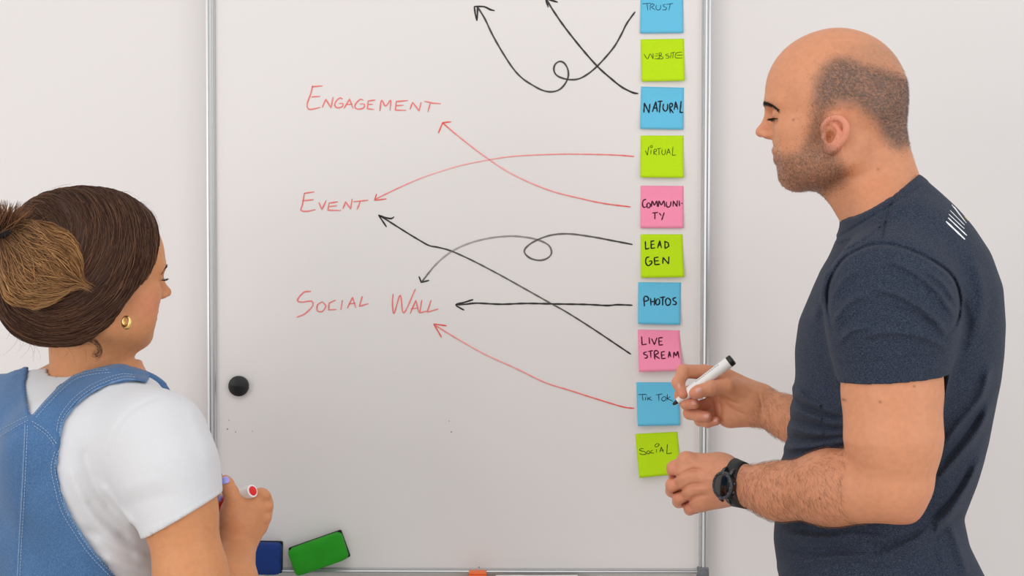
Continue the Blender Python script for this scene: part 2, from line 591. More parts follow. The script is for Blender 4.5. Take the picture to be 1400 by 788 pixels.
# ------------------------------------------------------------------ sticky notes
def sticky(name_mat, corners, curl, label, texts, pen):
    tl, tr, br, bl = [np.array(P(x, y, 0)) for x, y in corners]
    n = 14

    def surf(u, v):
        p = (tl * (1 - u) + tr * u) * (1 - v) + (bl * (1 - u) + br * u) * v
        lift = curl[0] * (1 - u) + curl[1] * u
        y = -0.0009 - lift * max(0.0, (v - 0.16) / 0.84) ** 1.6
        return np.array((p[0], y, p[2]))
    V, F = [], []
    for d in (0.0, 0.0004):
        for j in range(n + 1):
            for i in range(n + 1):
                V.append(surf(i / n, j / n) + np.array((0, d, 0)))
    N = (n + 1) ** 2
    for j in range(n):
        for i in range(n):
            a = j * (n + 1) + i
            F.append((a, a + n + 1, a + n + 2, a + 1))
            F.append((N + a, N + a + 1, N + a + n + 2, N + a + n + 1))
    ring = [i for i in range(n + 1)] + [j * (n + 1) + n for j in range(1, n + 1)] + [n * (n + 1) + i for i in range(n - 1, -1, -1)] + [j * (n + 1) for j in range(n - 1, 0, -1)]
    for k in range(len(ring)):
        a, c = ring[k], ring[(k + 1) % len(ring)]
        F.append((a, c, N + c, N + a))
    mb_ = MB(); mb_.add(V, F)
    o = recentre(mb_.build('sticky_note', M[name_mat]))
    tag(o, label, 'sticky note', 'sticky notes down the right side of the whiteboard')
    # lettering
    ctl, ctr, cbl = np.array(corners[0], float), np.array(corners[1], float), np.array(corners[3], float)
    A = np.linalg.inv(np.array([ctr - ctl, cbl - ctl]).T)
    (ox, oy, sc), strokes = texts
    ink = MB()
    col, w = pen
    for s in strokes:
        q = polyline(zx(ox, oy, sc, s), 1.2) if len(s) < 5 else smooth_line(zx(ox, oy, sc, s), 1.2)
        uv = np.clip((A @ (q - ctl).T).T, 0.005, 0.995)
        pts = np.array([surf(u, v) for u, v in uv])
        nr = np.array([np.cross(surf(u, v + 0.01) - surf(u, v - 0.01), surf(u + 0.01, v) - surf(u - 0.01, v)) for u, v in uv])
        nr /= np.linalg.norm(nr, axis=1)[:, None]
        nr *= np.where(nr[:, 1] > 0, -1, 1)[:, None]
        stroke(ink, pts, nr, w, np.tile(col, (len(pts), 1)), 0.0004)
    ink.build('handwriting', M['ink'], o, cols=True)
    return o


Z12, Z34, Z56, Z78, Z90 = (860, 0, 6.567), (860, 110, 5.633), (860, 245, 5.633), (860, 380, 5.833), (860, 515, 5.433)
DK = lin((28, 40, 52)); OL = lin((66, 84, 20)); PL = lin((84, 24, 52)); TH = lin((34, 82, 104)); GK = lin((36, 48, 22))
notes = [
    ('note_blue', [(876, -13), (934, -13), (934, 45.5), (875, 46)], (.002, .003), 'blue sticky note reading TRUST, topmost of the column, cut by the frame edge',
     (Z12, [[(118, 35), (150, 33), (195, 30)], [(160, 33), (168, 95)], [(188, 92), (192, 45), (215, 35), (225, 50), (200, 65), (235, 90)],
            [(245, 45), (240, 75), (258, 92), (280, 80), (282, 45)], [(325, 38), (305, 48), (312, 62), (335, 72), (325, 90), (295, 90)],
            [(330, 42), (395, 33)], [(368, 38), (355, 95)]]), (TH, .0013)),
    ('note_green', [(876, 54), (935, 53), (935.5, 111), (877, 112)], (.004, .006), 'lime green sticky note reading WEBSITE in thin letters',
     (Z12, [[(133, 485), (165, 530), (190, 485), (215, 528), (215, 478)], [(235, 485), (262, 485)], [(230, 505), (262, 503)], [(228, 528), (265, 528), (270, 515)],
            [(275, 525), (270, 480), (288, 475), (290, 495), (275, 500), (305, 515), (300, 528), (260, 532)],
            [(355, 485), (330, 490), (335, 502), (358, 505), (355, 522), (328, 525)], [(378, 485), (372, 525)], [(370, 480), (415, 468)], [(398, 475), (392, 525)],
            [(478, 468), (430, 475), (415, 495), (420, 520), (480, 522)], [(425, 498), (485, 495)]]), (OL, .0012)),
    ('note_blue', [(876.5, 118.5), (935, 120), (934, 177.5), (875, 176.5)], (.004, .003), 'blue sticky note reading NATURAL in thick letters',
     (Z34, [[(113, 250), (118, 175), (152, 250), (160, 180)], [(178, 245), (205, 165), (217, 245)], [(185, 215), (215, 213)], [(218, 165), (258, 160)], [(240, 163), (232, 250)],
            [(265, 180), (260, 215), (275, 238), (293, 225), (297, 180)], [(315, 255), (312, 185), (330, 180), (332, 200), (315, 215), (340, 255)],
            [(345, 230), (358, 165), (374, 228)], [(350, 205), (372, 205)], [(400, 160), (390, 248), (415, 250)]]), (DK, .0026)),
    ('note_green', [(876, 185.5), (934.5, 185.5), (934, 243.5), (875.5, 243)], (.006, .007), 'lime green sticky note reading VIRTUAL in thin letters',
     (Z34, [[(125, 540), (140, 578), (152, 510)], [(170, 535), (166, 572)], [(172, 500), (163, 508), (168, 518), (178, 515), (178, 503), (172, 500)],
            [(190, 575), (192, 535), (208, 530), (210, 545), (192, 555), (212, 575)], [(215, 528), (248, 522)], [(230, 526), (230, 575)],
            [(255, 530), (252, 560), (265, 575), (278, 560), (280, 528)], [(288, 575), (303, 525), (318, 570)], [(292, 555), (315, 553)], [(338, 510), (332, 577), (362, 573)]]),
     (OL, .0013)),
    ('note_pink', [(876, 254), (934.5, 254.5), (934, 312), (875.5, 312)], (.003, .004), 'pink sticky note reading COMMUNITY split over two lines',
     (Z56, [[(132, 155), (110, 165), (103, 195), (113, 218), (135, 212)], [(150, 180), (138, 195), (140, 218), (155, 220), (165, 200), (150, 180)],
            [(172, 215), (178, 170), (195, 200), (212, 170), (218, 215)], [(225, 215), (230, 170), (248, 200), (268, 170), (275, 215)],
            [(288, 175), (287, 205), (300, 218), (318, 205), (322, 172)], [(338, 215), (341, 170), (368, 212), (372, 165)], [(386, 165), (388, 212)], [(402, 188), (412, 188)],
            [(178, 262), (222, 258)], [(198, 260), (198, 310)], [(232, 262), (248, 285)], [(270, 258), (250, 318)]]), (PL, .0024)),
    ('note_green', [(876, 320.5), (933, 320.5), (934.5, 379), (876, 380)], (.005, .008), 'lime green sticky note reading LEAD GEN in thick letters',
     (Z56, [[(125, 478), (127, 540), (158, 533)], [(195, 475), (168, 480), (170, 535), (200, 530)], [(170, 505), (195, 502)], [(218, 535), (235, 475), (248, 532)], [(222, 510), (245, 508)],
            [(275, 480), (275, 538)], [(270, 478), (300, 492), (304, 518), (275, 538)],
            [(155, 600), (132, 608), (127, 645), (145, 668), (170, 650), (172, 632), (150, 634)], [(225, 602), (192, 607), (195, 660), (235, 658)], [(193, 632), (225, 630)],
            [(255, 655), (258, 605), (298, 655), (303, 598)]]), (GK, .0025)),
    ('note_blue', [(872.5, 386), (931, 386.5), (929.5, 444), (872, 443)], (.006, .006), 'blue sticky note reading PHOTOS in thick letters',
     (Z78, [[(122, 228), (120, 155), (145, 150), (155, 175), (122, 190)], [(172, 160), (175, 222)], [(205, 158), (202, 220)], [(175, 190), (203, 188)],
            [(228, 165), (212, 190), (222, 215), (242, 205), (243, 175), (228, 165)], [(245, 158), (290, 152)], [(270, 156), (268, 220)],
            [(310, 158), (292, 180), (300, 215), (325, 212), (332, 180), (310, 158)], [(378, 155), (352, 165), (355, 180), (378, 195), (372, 212), (348, 210)]]), (DK, .0026)),
    ('note_pink', [(872, 451), (929, 452), (932, 506), (873, 508)], (.010, .012), 'pink sticky note reading LIVE STREAM, its lower edge lifting off',
     (Z78, [[(100, 468), (103, 535), (140, 530)], [(160, 475), (162, 530)], [(178, 485), (200, 535), (222, 478)], [(268, 478), (235, 482), (237, 540), (268, 537)], [(236, 510), (262, 507)],
            [(140, 590), (115, 600), (120, 612), (142, 620), (138, 640), (118, 640)], [(148, 590), (188, 583)], [(168, 588), (170, 640)],
            [(200, 655), (198, 592), (220, 585), (228, 605), (202, 620), (238, 650)], [(280, 592), (252, 597), (254, 650), (285, 647)], [(253, 622), (278, 620)],
            [(305, 645), (315, 592), (325, 640)], [(305, 622), (325, 622)], [(345, 648), (352, 600), (365, 630), (380, 595), (387, 650)]]), (PL, .0024)),
    ('note_blue', [(870, 523), (928, 523), (929, 581), (871.5, 582)], (.009, .008), 'blue sticky note right under the marker tip, thin handwriting in two words',
     (Z90, [[(68, 135), (130, 132)], [(98, 135), (103, 178)], [(125, 150), (120, 178)], [(129, 140), (134, 142)], [(140, 150), (138, 178)], [(165, 150), (142, 165), (172, 178)],
            [(198, 138), (248, 130)], [(220, 135), (222, 182)], [(262, 148), (242, 165), (250, 182), (268, 178), (275, 158), (262, 148)], [(285, 130), (282, 182)],
            [(308, 150), (284, 165), (325, 185)]]), (lin((20, 52, 72)), .0014)),
    ('note_green', [(868.5, 593.5), (926, 590.5), (930.5, 647), (873.5, 652.5)], (.010, .008), 'lime green sticky note reading SOCIAL, lowest of the column, beside the watch hand',
     (Z90, [[(108, 535), (80, 538), (82, 550), (118, 560), (125, 575), (100, 580), (75, 572)], [(145, 550), (130, 562), (138, 575), (155, 568), (145, 550)],
            [(178, 548), (162, 555), (162, 570), (185, 570)], [(205, 540), (203, 568)], [(208, 500), (193, 512), (198, 525), (215, 520), (224, 505), (208, 500)],
            [(228, 565), (240, 525), (255, 568)], [(232, 552), (258, 550)], [(285, 505), (280, 578), (320, 572)]]), (GK, .0013)),
]
for a in notes:
    sticky(*a)

# ------------------------------------------------------------------ magnet, erasers, pens
c = P(326.5, 528, -0.004)
m = MB()
m.tube([c + (0, 0.004, 0), c + (0, -0.002, 0), c + (0, -0.0045, 0), c + (0, -0.0058, 0), c + (0, -0.0054, 0), c + (0, -0.0050, 0)],
       [0.0178, 0.0184, 0.0180, 0.0160, 0.0130, 0.0004], 40)
tag(recentre(m.build('magnet', M['black'], angle=40)), 'round black magnet on the whiteboard beside the left frame', 'magnet')


def eraser(name, cx, cy, w, h, ang, foam, label):
    c = P(cx, cy, -0.0045)
    root = empty(name, c)
    tag(root, label, 'eraser', 'board erasers')
    R = Matrix.Translation(Vector(c)) @ Matrix.Rotation(math.radians(ang), 4, 'Y')
    f = MB(); f.box((-w / 2 - .0006, -0.007, -h / 2 - .0006), (w / 2 + .0006, 0.002, h / 2 + .0006), 0.003, R)
    f.build('felt_pad', M['felt'], root)
    # soft foam block: rounded outline with a gently uneven rim
    V, F = [], []
    n = 72
    prof = [(1.0, -0.0065), (1.012, -0.014), (1.005, -0.021), (0.975, -0.0255), (0.90, -0.0275), (0.6, -0.0285), (0.05, -0.0290)]
    for k, (s, y) in enumerate(prof):
        for i in range(n):
            a = 2 * math.pi * i / n
            ca, sa = math.cos(a), math.sin(a)
            e = 0.22
            x = w / 2 * math.copysign(abs(ca) ** e, ca)
            z = h / 2 * math.copysign(abs(sa) ** e, sa)
            j = 1 + (0.010 * math.sin(7 * a + k) + 0.006 * math.sin(13 * a)) * (k < 3)
            inset = min(w, h) / 2 * (1 - s)
            if k < 5:
                x -= math.copysign(min(abs(x), inset), x); z -= math.copysign(min(abs(z), inset), z)
            else:
                x *= s; z *= s
            V.append(R @ Vector((x * j, y, z * j)))
    for k in range(len(prof) - 1):
        for i in range(n):
            F.append((k * n + i, k * n + (i + 1) % n, (k + 1) * n + (i + 1) % n, (k + 1) * n + i))
    F.append(tuple(range((len(prof) - 1) * n, len(prof) * n)))
    g = MB(); g.add(V, F); g.build('foam_body', M[foam], root)


eraser('whiteboard_eraser', 437, 755, 0.099, 0.050, -19.5, 'green', 'green foam board eraser stuck on at a tilt, next to the blue one')
eraser('whiteboard_eraser', 352, 761, 0.090, 0.056, 1.0, 'blue', 'blue foam board eraser standing upright behind the raised hand')

x0, x1 = P(641, 790, -0.03)[0], P(665, 790, -0.03)[0]
root = empty('marker_box', ((x0 + x1) / 2, -0.03, TRAY_Z))
tag(root, 'small bright orange box standing on the pen tray', 'box')
m = MB(); m.box((x0, -0.044, TRAY_Z - 0.0022), (x1, -0.016, P(650, 781.5, -0.03)[2]), 0.002)
m.build('box_body', M['orange'], root)
m = MB(); m.box((x0 + .0008, -0.0447, P(650, 783.6, -0.03)[2]), (x1 - .0008, -0.0436, P(650, 782.9, -0.03)[2]), 0.0003)
m.build('lid_seam', M['red'], root)


def pen(name, tip, tail, r, label, group, style):
    """whiteboard marker; tip -> tail"""
    tip, tail = np.array(tip, float), np.array(tail, float)
    L = np.linalg.norm(tail - tip)
    d = (tail - tip) / L
    root = empty(name, tip)
    tag(root, label, 'marker pen', group)
    at = lambda t: tip + d * t
    cap = M[style['end']]
    if style.get('open'):
        m = MB(); m.tube([at(0), at(.003), at(.010)], [.0016, .0030, .0036], 14); m.build('nib', M['black'], root)
        m = MB(); m.tube([at(.009), at(.0095), at(.020), at(.022), at(.030), at(.034)], [.0038, .0046, .0056, .0070, r * .94, r], 24)
        m.tube([at(.034), at(L - .008)], [r, r], 24); m.build('barrel', M['white'], root, angle=35)
        m = MB(); m.tube([at(L - .0085), at(L - .008), at(L - .0015), at(L)], [r * .9, r * .98, r * .98, r * .86], 24); m.build('end_plug', cap, root, angle=35)
    else:
        m = MB(); m.tube([at(0), at(.001), at(.048)], [r * .8, r * 1.02, r * 1.05], 24); m.build('cap', M[style.get('cap', style['end'])], root, angle=35)
        m = MB(); m.tube([at(.048), at(L - .0005), at(L)], [r, r, r * .93], 24); m.build('barrel', M['white'], root, angle=35)
        m = MB(); m.tube([at(L - .001), at(L + .0006), at(L + .0008)], [r * .74, r * .74, r * .66], 24); m.build('end_plug', cap, root, angle=35)
    return root, d, at, L


def barrel_print(root, at, r, t0, t1, side, up, rows, col):
    """small printed dashes along a barrel"""
    mb = MB()
    axis = at(1.0) - at(0.0)
    for row in range(rows):
        t = t0
        while t < t1:
            l = 0.0012 + rng.random() * 0.003
            nrm = side * math.cos(0.25 * (row - (rows - 1) / 2)) + up * math.sin(0.25 * (row - (rows - 1) / 2))
            nrm /= np.linalg.norm(nrm)
            q = np.linspace(t, min(t + l, t1), 4)
            pts = np.array([at(v) + nrm * (r + .00005) for v in q])
            stroke(mb, pts, np.tile(nrm, (4, 1)), 0.0007, np.tile(lin(col), (4, 1)), 0.0002)
            t += l + 0.0008
    mb.build('printed_lettering', M['ink'], root, cols=True)


pr, pd, pat, pL = pen('marker_pen', (P(685, 790, -0.03)[0] - 0.01, -0.034, TRAY_Z + 0.0078), (P(790, 790, -0.03)[0], -0.030, TRAY_Z + 0.0078), 0.0085,
                      'white marker pen lying flat on the pen tray', 'marker pens', {'end': 'white', 'cap': 'white'})

# ------------------------------------------------------------------ implicit modelling kit
def axis(*segs):
    """segs: (start, end, step) -> one rectilinear coordinate axis"""
    out = []
    for a, e, h in segs:
        n = max(1, int(round((e - a) / h)))
        out.append(np.linspace(a, e, n, endpoint=False))
    out.append(np.array([segs[-1][1]]))
    return np.concatenate(out).astype(np.float32)


def sdot(X, Y, Z, v):
    return X * np.float32(v[0]) + Y * np.float32(v[1]) + Z * np.float32(v[2])


class Field:
    def __init__(s, xs, ys, zs):
        s.ax = (xs, ys, zs)
        s.F = np.full((len(xs), len(ys), len(zs)), 0.5, np.float32)

    def cut(s, lo, hi):
        sl = []
        for i in range(3):
            a = max(0, np.searchsorted(s.ax[i], lo[i]) - 1)
            e = min(len(s.ax[i]), np.searchsorted(s.ax[i], hi[i]) + 1)
            if e <= a: return None, None
            sl.append(slice(a, e))
        sl = tuple(sl)
        X = s.ax[0][sl[0]][:, None, None]; Y = s.ax[1][sl[1]][None, :, None]; Z = s.ax[2][sl[2]][None, None, :]
        return sl, (X, Y, Z)

    def op(s, prim, k=0.004, mode='add'):
        fn, lo, hi = prim
        mg = k + 0.02
        sl, g = s.cut(np.array(lo) - mg, np.array(hi) + mg)
        if sl is None: return
        d = fn(*g).astype(np.float32)
        A = s.F[sl]
        if mode == 'sub': A, d = -A, d
        if k > 0:
            h = np.maximum(k - np.abs(A - d), 0) / k
            r = np.minimum(A, d) - h * h * np.float32(k / 4)
        else:
            r = np.minimum(A, d)
        s.F[sl] = -r if mode == 'sub' else r

    def add(s, prim, k=0.004): s.op(prim, k, 'add')
    def sub(s, prim, k=0.003): s.op(prim, k, 'sub')

    def clip(s, pt, nrm, k=0.0, lo=None, hi=None):
        """keep the side the normal points away from"""
        nrm = np.array(nrm, float); nrm /= np.linalg.norm(nrm)
        sl, g = s.cut(lo if lo is not None else (-9, -9, -9), hi if hi is not None else (9, 9, 9))
        d = sdot(*g, nrm) - np.float32(np.dot(nrm, pt))
        s.F[sl] = np.maximum(s.F[sl], d)

    def emboss(s, px, w, h, yr):
        """raise (h>0) or press in (h<0) the surface along a line drawn on the side facing -y"""
        px = smooth_line(px, 4.0) if len(px) > 2 else polyline(px, 4.0)
        ymid = (yr[0] + yr[1]) / 2
        a = np.array([P(x, y, yr[0]) for x, y in px]); e = np.array([P(x, y, yr[1]) for x, y in px])
        lo = np.minimum(a.min(0), e.min(0)) - 0.02; hi = np.maximum(a.max(0), e.max(0)) + 0.02
        lo[1], hi[1] = yr
        sl, g = s.cut(lo, hi)
        if sl is None: return
        A = s.F[sl]
        m = np.abs(A) < 0.03
        if not m.any(): return
        X, Y, Z = np.broadcast_arrays(*g)
        u, v = to_px(X[m], Y[m], Z[m])
        d2 = np.full(u.shape, 1e9, np.float32)
        q = px
        tt = np.full(u.shape, 0.0, np.float32)
        for i in range(len(q) - 1):
            ab = q[i + 1] - q[i]
            l2 = ab @ ab + 1e-9
            t = np.clip(((u - q[i][0]) * ab[0] + (v - q[i][1]) * ab[1]) / l2, 0, 1)
            dd = (u - q[i][0] - t * ab[0]) ** 2 + (v - q[i][1] - t * ab[1]) ** 2
            c = dd < d2
            d2[c] = dd[c]; tt[c] = (i + t[c]) / (len(q) - 1)
        fade = np.clip(np.minimum(tt, 1 - tt) * 6 + 0.35, 0, 1)
        A[m] -= (h * fade * np.exp(-d2 / (w * w))).astype(np.float32)
        s.F[sl] = A

    def mesh(s, relax=1):
        F = s.F
        ins = F < 0
        nx, ny, nz = F.shape
        cnt = np.zeros((nx - 1, ny - 1, nz - 1), np.uint8)
        for i in (0, 1):
            for j in (0, 1):
                for k in (0, 1):
                    cnt += ins[i:nx - 1 + i, j:ny - 1 + j, k:nz - 1 + k]
        act = (cnt > 0) & (cnt < 8)
        I, J, K = np.nonzero(act)
        idx = np.full(act.shape, -1, np.int32)
        idx[I, J, K] = np.arange(len(I))
        del cnt
        acc = np.zeros((len(I), 3)); num = np.zeros(len(I))
        corners = [(i, j, k) for i in (0, 1) for j in (0, 1) for k in (0, 1)]
        val = {c: F[I + c[0], J + c[1], K + c[2]].astype(np.float64) for c in corners}
        ax = s.ax
        pos = {c: np.stack([ax[0][I + c[0]], ax[1][J + c[1]], ax[2][K + c[2]]], 1).astype(np.float64) for c in corners}
        for c in corners:
            for d in range(3):
                if c[d]: continue
                e = list(c); e[d] = 1; e = tuple(e)
                m = (val[c] < 0) != (val[e] < 0)
                t = val[c][m] / (val[c][m] - val[e][m])
                acc[m] += pos[c][m] + (pos[e][m] - pos[c][m]) * t[:, None]
                num[m] += 1
        V = acc / num[:, None]
        faces = []
        for d in range(3):
            o1, o2 = [(1, 2), (2, 0), (0, 1)][d]
            a = [slice(1, -1)] * 3; a[d] = slice(0, -1)
            b_ = [slice(1, -1)] * 3; b_[d] = slice(1, None)
            A, B = ins[tuple(a)], ins[tuple(b_)]
            E = np.nonzero(A != B)
            flip = A[E]
            c = [E[0], E[1], E[2]]
            for q in range(3):
                if q != d: c[q] = c[q] + 1

            def cell(s1, s2):
                w = [c[0], c[1], c[2]]
                w[o1] = w[o1] - s1; w[o2] = w[o2] - s2
                return idx[w[0], w[1], w[2]]
            q = np.stack([cell(1, 1), cell(0, 1), cell(0, 0), cell(1, 0)], 1)
            q[~flip] = q[~flip][:, ::-1]
            faces.append(q)
        Q = np.concatenate(faces)
        Q = Q[(Q >= 0).all(1)]
        for _ in range(relax):
            S = np.zeros_like(V); N = np.zeros(len(V))
            for i in range(4):
                np.add.at(S, Q[:, i], V[Q[:, (i + 1) % 4]]); np.add.at(N, Q[:, i], 1)
                np.add.at(S, Q[:, (i + 1) % 4], V[Q[:, i]]); np.add.at(N, Q[:, (i + 1) % 4], 1)
            V = V * 0.5 + 0.5 * S / np.maximum(N, 1)[:, None]
        return V, Q


def vnormals(V, Q):
    n = np.cross(V[Q[:, 2]] - V[Q[:, 0]], V[Q[:, 3]] - V[Q[:, 1]])
    N = np.zeros_like(V)
    for i in range(4): np.add.at(N, Q[:, i], n)
    return N / (np.linalg.norm(N, axis=1)[:, None] + 1e-12)


def cone(a, b, r1, r2):
    a, b = np.array(a, float), np.array(b, float)
    r = max(r1, r2)
    ba = b - a; l2 = ba @ ba + 1e-12

    def fn(X, Y, Z):
        X, Y, Z = X - np.float32(a[0]), Y - np.float32(a[1]), Z - np.float32(a[2])
        t = np.clip(sdot(X, Y, Z, ba / l2), 0, 1)
        return np.sqrt((X - t * np.float32(ba[0])) ** 2 + (Y - t * np.float32(ba[1])) ** 2 + (Z - t * np.float32(ba[2])) ** 2) - (r1 + (r2 - r1) * t)
    return fn, np.minimum(a, b) - r, np.maximum(a, b) + r


def ell(c, rad, rot=None):
    c = np.array(c, float); R = np.eye(3) if rot is None else np.array(rot, float)
    rad = np.array(rad, float)
    ext = np.sqrt(((R.T * rad) ** 2).sum(1))

    def fn(X, Y, Z):
        X, Y, Z = X - np.float32(c[0]), Y - np.float32(c[1]), Z - np.float32(c[2])
        l = [sdot(X, Y, Z, R[i]) for i in range(3)]
        k0 = np.sqrt(sum((l[i] / np.float32(rad[i])) ** 2 for i in range(3)))
        k1 = np.sqrt(sum((l[i] / np.float32(rad[i] ** 2)) ** 2 for i in range(3))) + 1e-9
        return k0 * (k0 - 1) / k1
    return fn, c - ext, c + ext


def chain(F, pts, k=0.002, sub=None):
    """pts: [(point, radius)...] joined, then united with F in one go"""
    prims = [cone(p, q, r, t) for (p, r), (q, t) in zip(pts[:-1], pts[1:])]
    lo = np.min([p[1] for p in prims], 0); hi = np.max([p[2] for p in prims], 0)

    def fn(X, Y, Z):
        d = None
        for p in prims:
            e = p[0](X, Y, Z)
            if d is None: d = e
            else:
                kk = 0.004
                h = np.maximum(kk - np.abs(d - e), 0) / kk
                d = np.minimum(d, e) - h * h * (kk / 4)
        return d
    F.op((fn, lo, hi), k, 'add')


def loft(O, fwd, rows, n=2.3, grow=0.0):
    """rows: (z, forward centre, half depth, half width) about a vertical axis through O"""
    rows = sorted(rows)
    zz = np.array([r[0] for r in rows]); tb = np.array([r[1:] for r in rows], float)
    fwd = np.array(fwd, float); side = np.array((-fwd[1], fwd[0], 0.0))
    m = tb[:, 1:].max() + abs(tb[:, 0]).max() + grow
    zf = np.linspace(zz[0], zz[-1], 200)

    def smooth(col):
        v = np.interp(zf, zz, col)
        kx = np.exp(-np.linspace(-2, 2, 9) ** 2); kx /= kx.sum()
        return np.convolve(np.pad(v, 4, mode='edge'), kx, 'valid')
    C = [smooth(tb[:, i]) for i in range(3)]

    def fn(X, Y, Z):
        X, Y = X - np.float32(O[0]), Y - np.float32(O[1])
        fc, a, w = [np.interp(Z, zf, c).astype(np.float32) for c in C]
        f = X * np.float32(fwd[0]) + Y * np.float32(fwd[1]) - fc
        s_ = X * np.float32(side[0]) + Y * np.float32(side[1])
        a, w = a + grow, w + grow
        r = ((np.abs(f) / a) ** n + (np.abs(s_) / w) ** n) ** (1 / n)
        d = (r - 1) * np.minimum(a, w)
        return np.maximum(d, np.maximum(zz[0] - grow - Z, Z - zz[-1] - grow))
    return fn, np.array((O[0] - m, O[1] - m, zz[0] - grow)), np.array((O[0] + m, O[1] + m, zz[-1] + grow))


def in_poly(u, v, poly):
    """signed distance to a polygon, negative inside"""
    poly = np.array(poly, float)
    d = np.full(u.shape, 1e9); ins = np.zeros(u.shape, bool)
    n = len(poly)
    for i in range(n):
        a, b_ = poly[i], poly[(i + 1) % n]
        e = b_ - a
        wx, wy = u - a[0], v - a[1]
        t = np.clip((wx * e[0] + wy * e[1]) / (e @ e + 1e-12), 0, 1)
        d = np.minimum(d, (wx - t * e[0]) ** 2 + (wy - t * e[1]) ** 2)
        c = ((a[1] > v) != (b_[1] > v)) & (u < a[0] + (v - a[1]) * e[0] / (e[1] if abs(e[1]) > 1e-12 else 1e-12))
        ins ^= c
    d = np.sqrt(d)
    return np.where(ins, -d, d)


def sstep(x, a, b_):
    t = np.clip((x - a) / (b_ - a), 0, 1)
    return t * t * (3 - 2 * t)


def strands(name, Pts, Rad, Cols, mat_, parent, sides=3):
    """Pts (n,m,3), Rad (n,m) or (m,), Cols (n,3) or (n,m,3): thin tapering hairs as one mesh"""
    Pts = np.asarray(Pts, float); n, m, _ = Pts.shape
    Rad = np.broadcast_to(Rad, (n, m))
    T = np.gradient(Pts, axis=1); T /= np.linalg.norm(T, axis=2)[..., None] + 1e-12
    ref = np.array((0.31, 0.62, 0.72)); U = np.cross(T, ref); U /= np.linalg.norm(U, axis=2)[..., None] + 1e-12
    W = np.cross(T, U)
    V = np.stack([Pts + Rad[..., None] * (math.cos(2 * math.pi * k / sides) * U + math.sin(2 * math.pi * k / sides) * W) for k in range(sides)], 2)
    base = (np.arange(n)[:, None] * m + np.arange(m - 1)[None]) * sides
    fs = []
    for k in range(sides):
        k2 = (k + 1) % sides
        fs.append(np.stack([base + k, base + k2, base + sides + k2, base + sides + k], -1).reshape(-1, 4))
    Cols = np.asarray(Cols, float)
    if Cols.ndim == 2: Cols = np.repeat(Cols[:, None], m, 1)
    C = np.repeat(Cols[:, :, None], sides, 2).reshape(-1, 3)
    return mesh_obj(name, V.reshape(-1, 3), np.concatenate(fs), mat_, parent, C)


def bvh_of(V, Q):
    return BVHTree.FromPolygons([Vector(v) for v in V], Q.tolist(), epsilon=0.0)


def hit(bvh, px, py):
    d = RN @ np.array(((px - 700) / FPX, -(py - 394) / FPX, -1.0))
    r = bvh.ray_cast(Vector(CAMP), Vector(d).normalized())
    return (None, None) if r[0] is None else (np.array(r[0]), np.array(r[1]))


def frame_pts(head, fd, ld):
    O = np.array(head, float); fd = np.array(fd, float); ld = np.array(ld, float); ud = np.cross(fd, ld)
    if ud[2] < 0: ud = -ud
    R = np.stack([fd, ld, ud])
    return O, R


def surf_pick(V, N, w, n):
    """n vertices drawn with weights w"""
    w = np.maximum(w, 0); w = w / w.sum()
    return rng.choice(len(V), n, p=w)


# ================================================================== the man
MY = -0.50
YAW = math.radians(12)
mf = np.array((-math.cos(YAW), math.sin(YAW), 0)); ml = np.array((-math.sin(YAW), -math.cos(YAW), 0))
HO = np.array(P(1153, 184, MY))
PIT = math.radians(1.0)
hf = mf * math.cos(PIT) + np.array((0, 0, -1)) * math.sin(PIT)
hO, hR = frame_pts(HO, hf, ml)


def H(f, s, u):
    return hO + f * hR[0] + s * hR[1] + u * hR[2]


def he(c, rad, F, k, sub=False, both=True, tiltax=None):
    for sg in ((1, -1) if both and c[1] != 0 else (1,)):
        p = ell(H(c[0], sg * c[1], c[2]), rad, hR)
        F.op(p, k, 'sub' if sub else 'add')


def hc(a, b_, r1, r2, F, k, both=True, mode='add'):
    for sg in ((1, -1) if both else (1,)):
        F.op(cone(H(a[0], sg * a[1], a[2]), H(b_[0], sg * b_[1], b_[2]), r1, r2), k, mode)


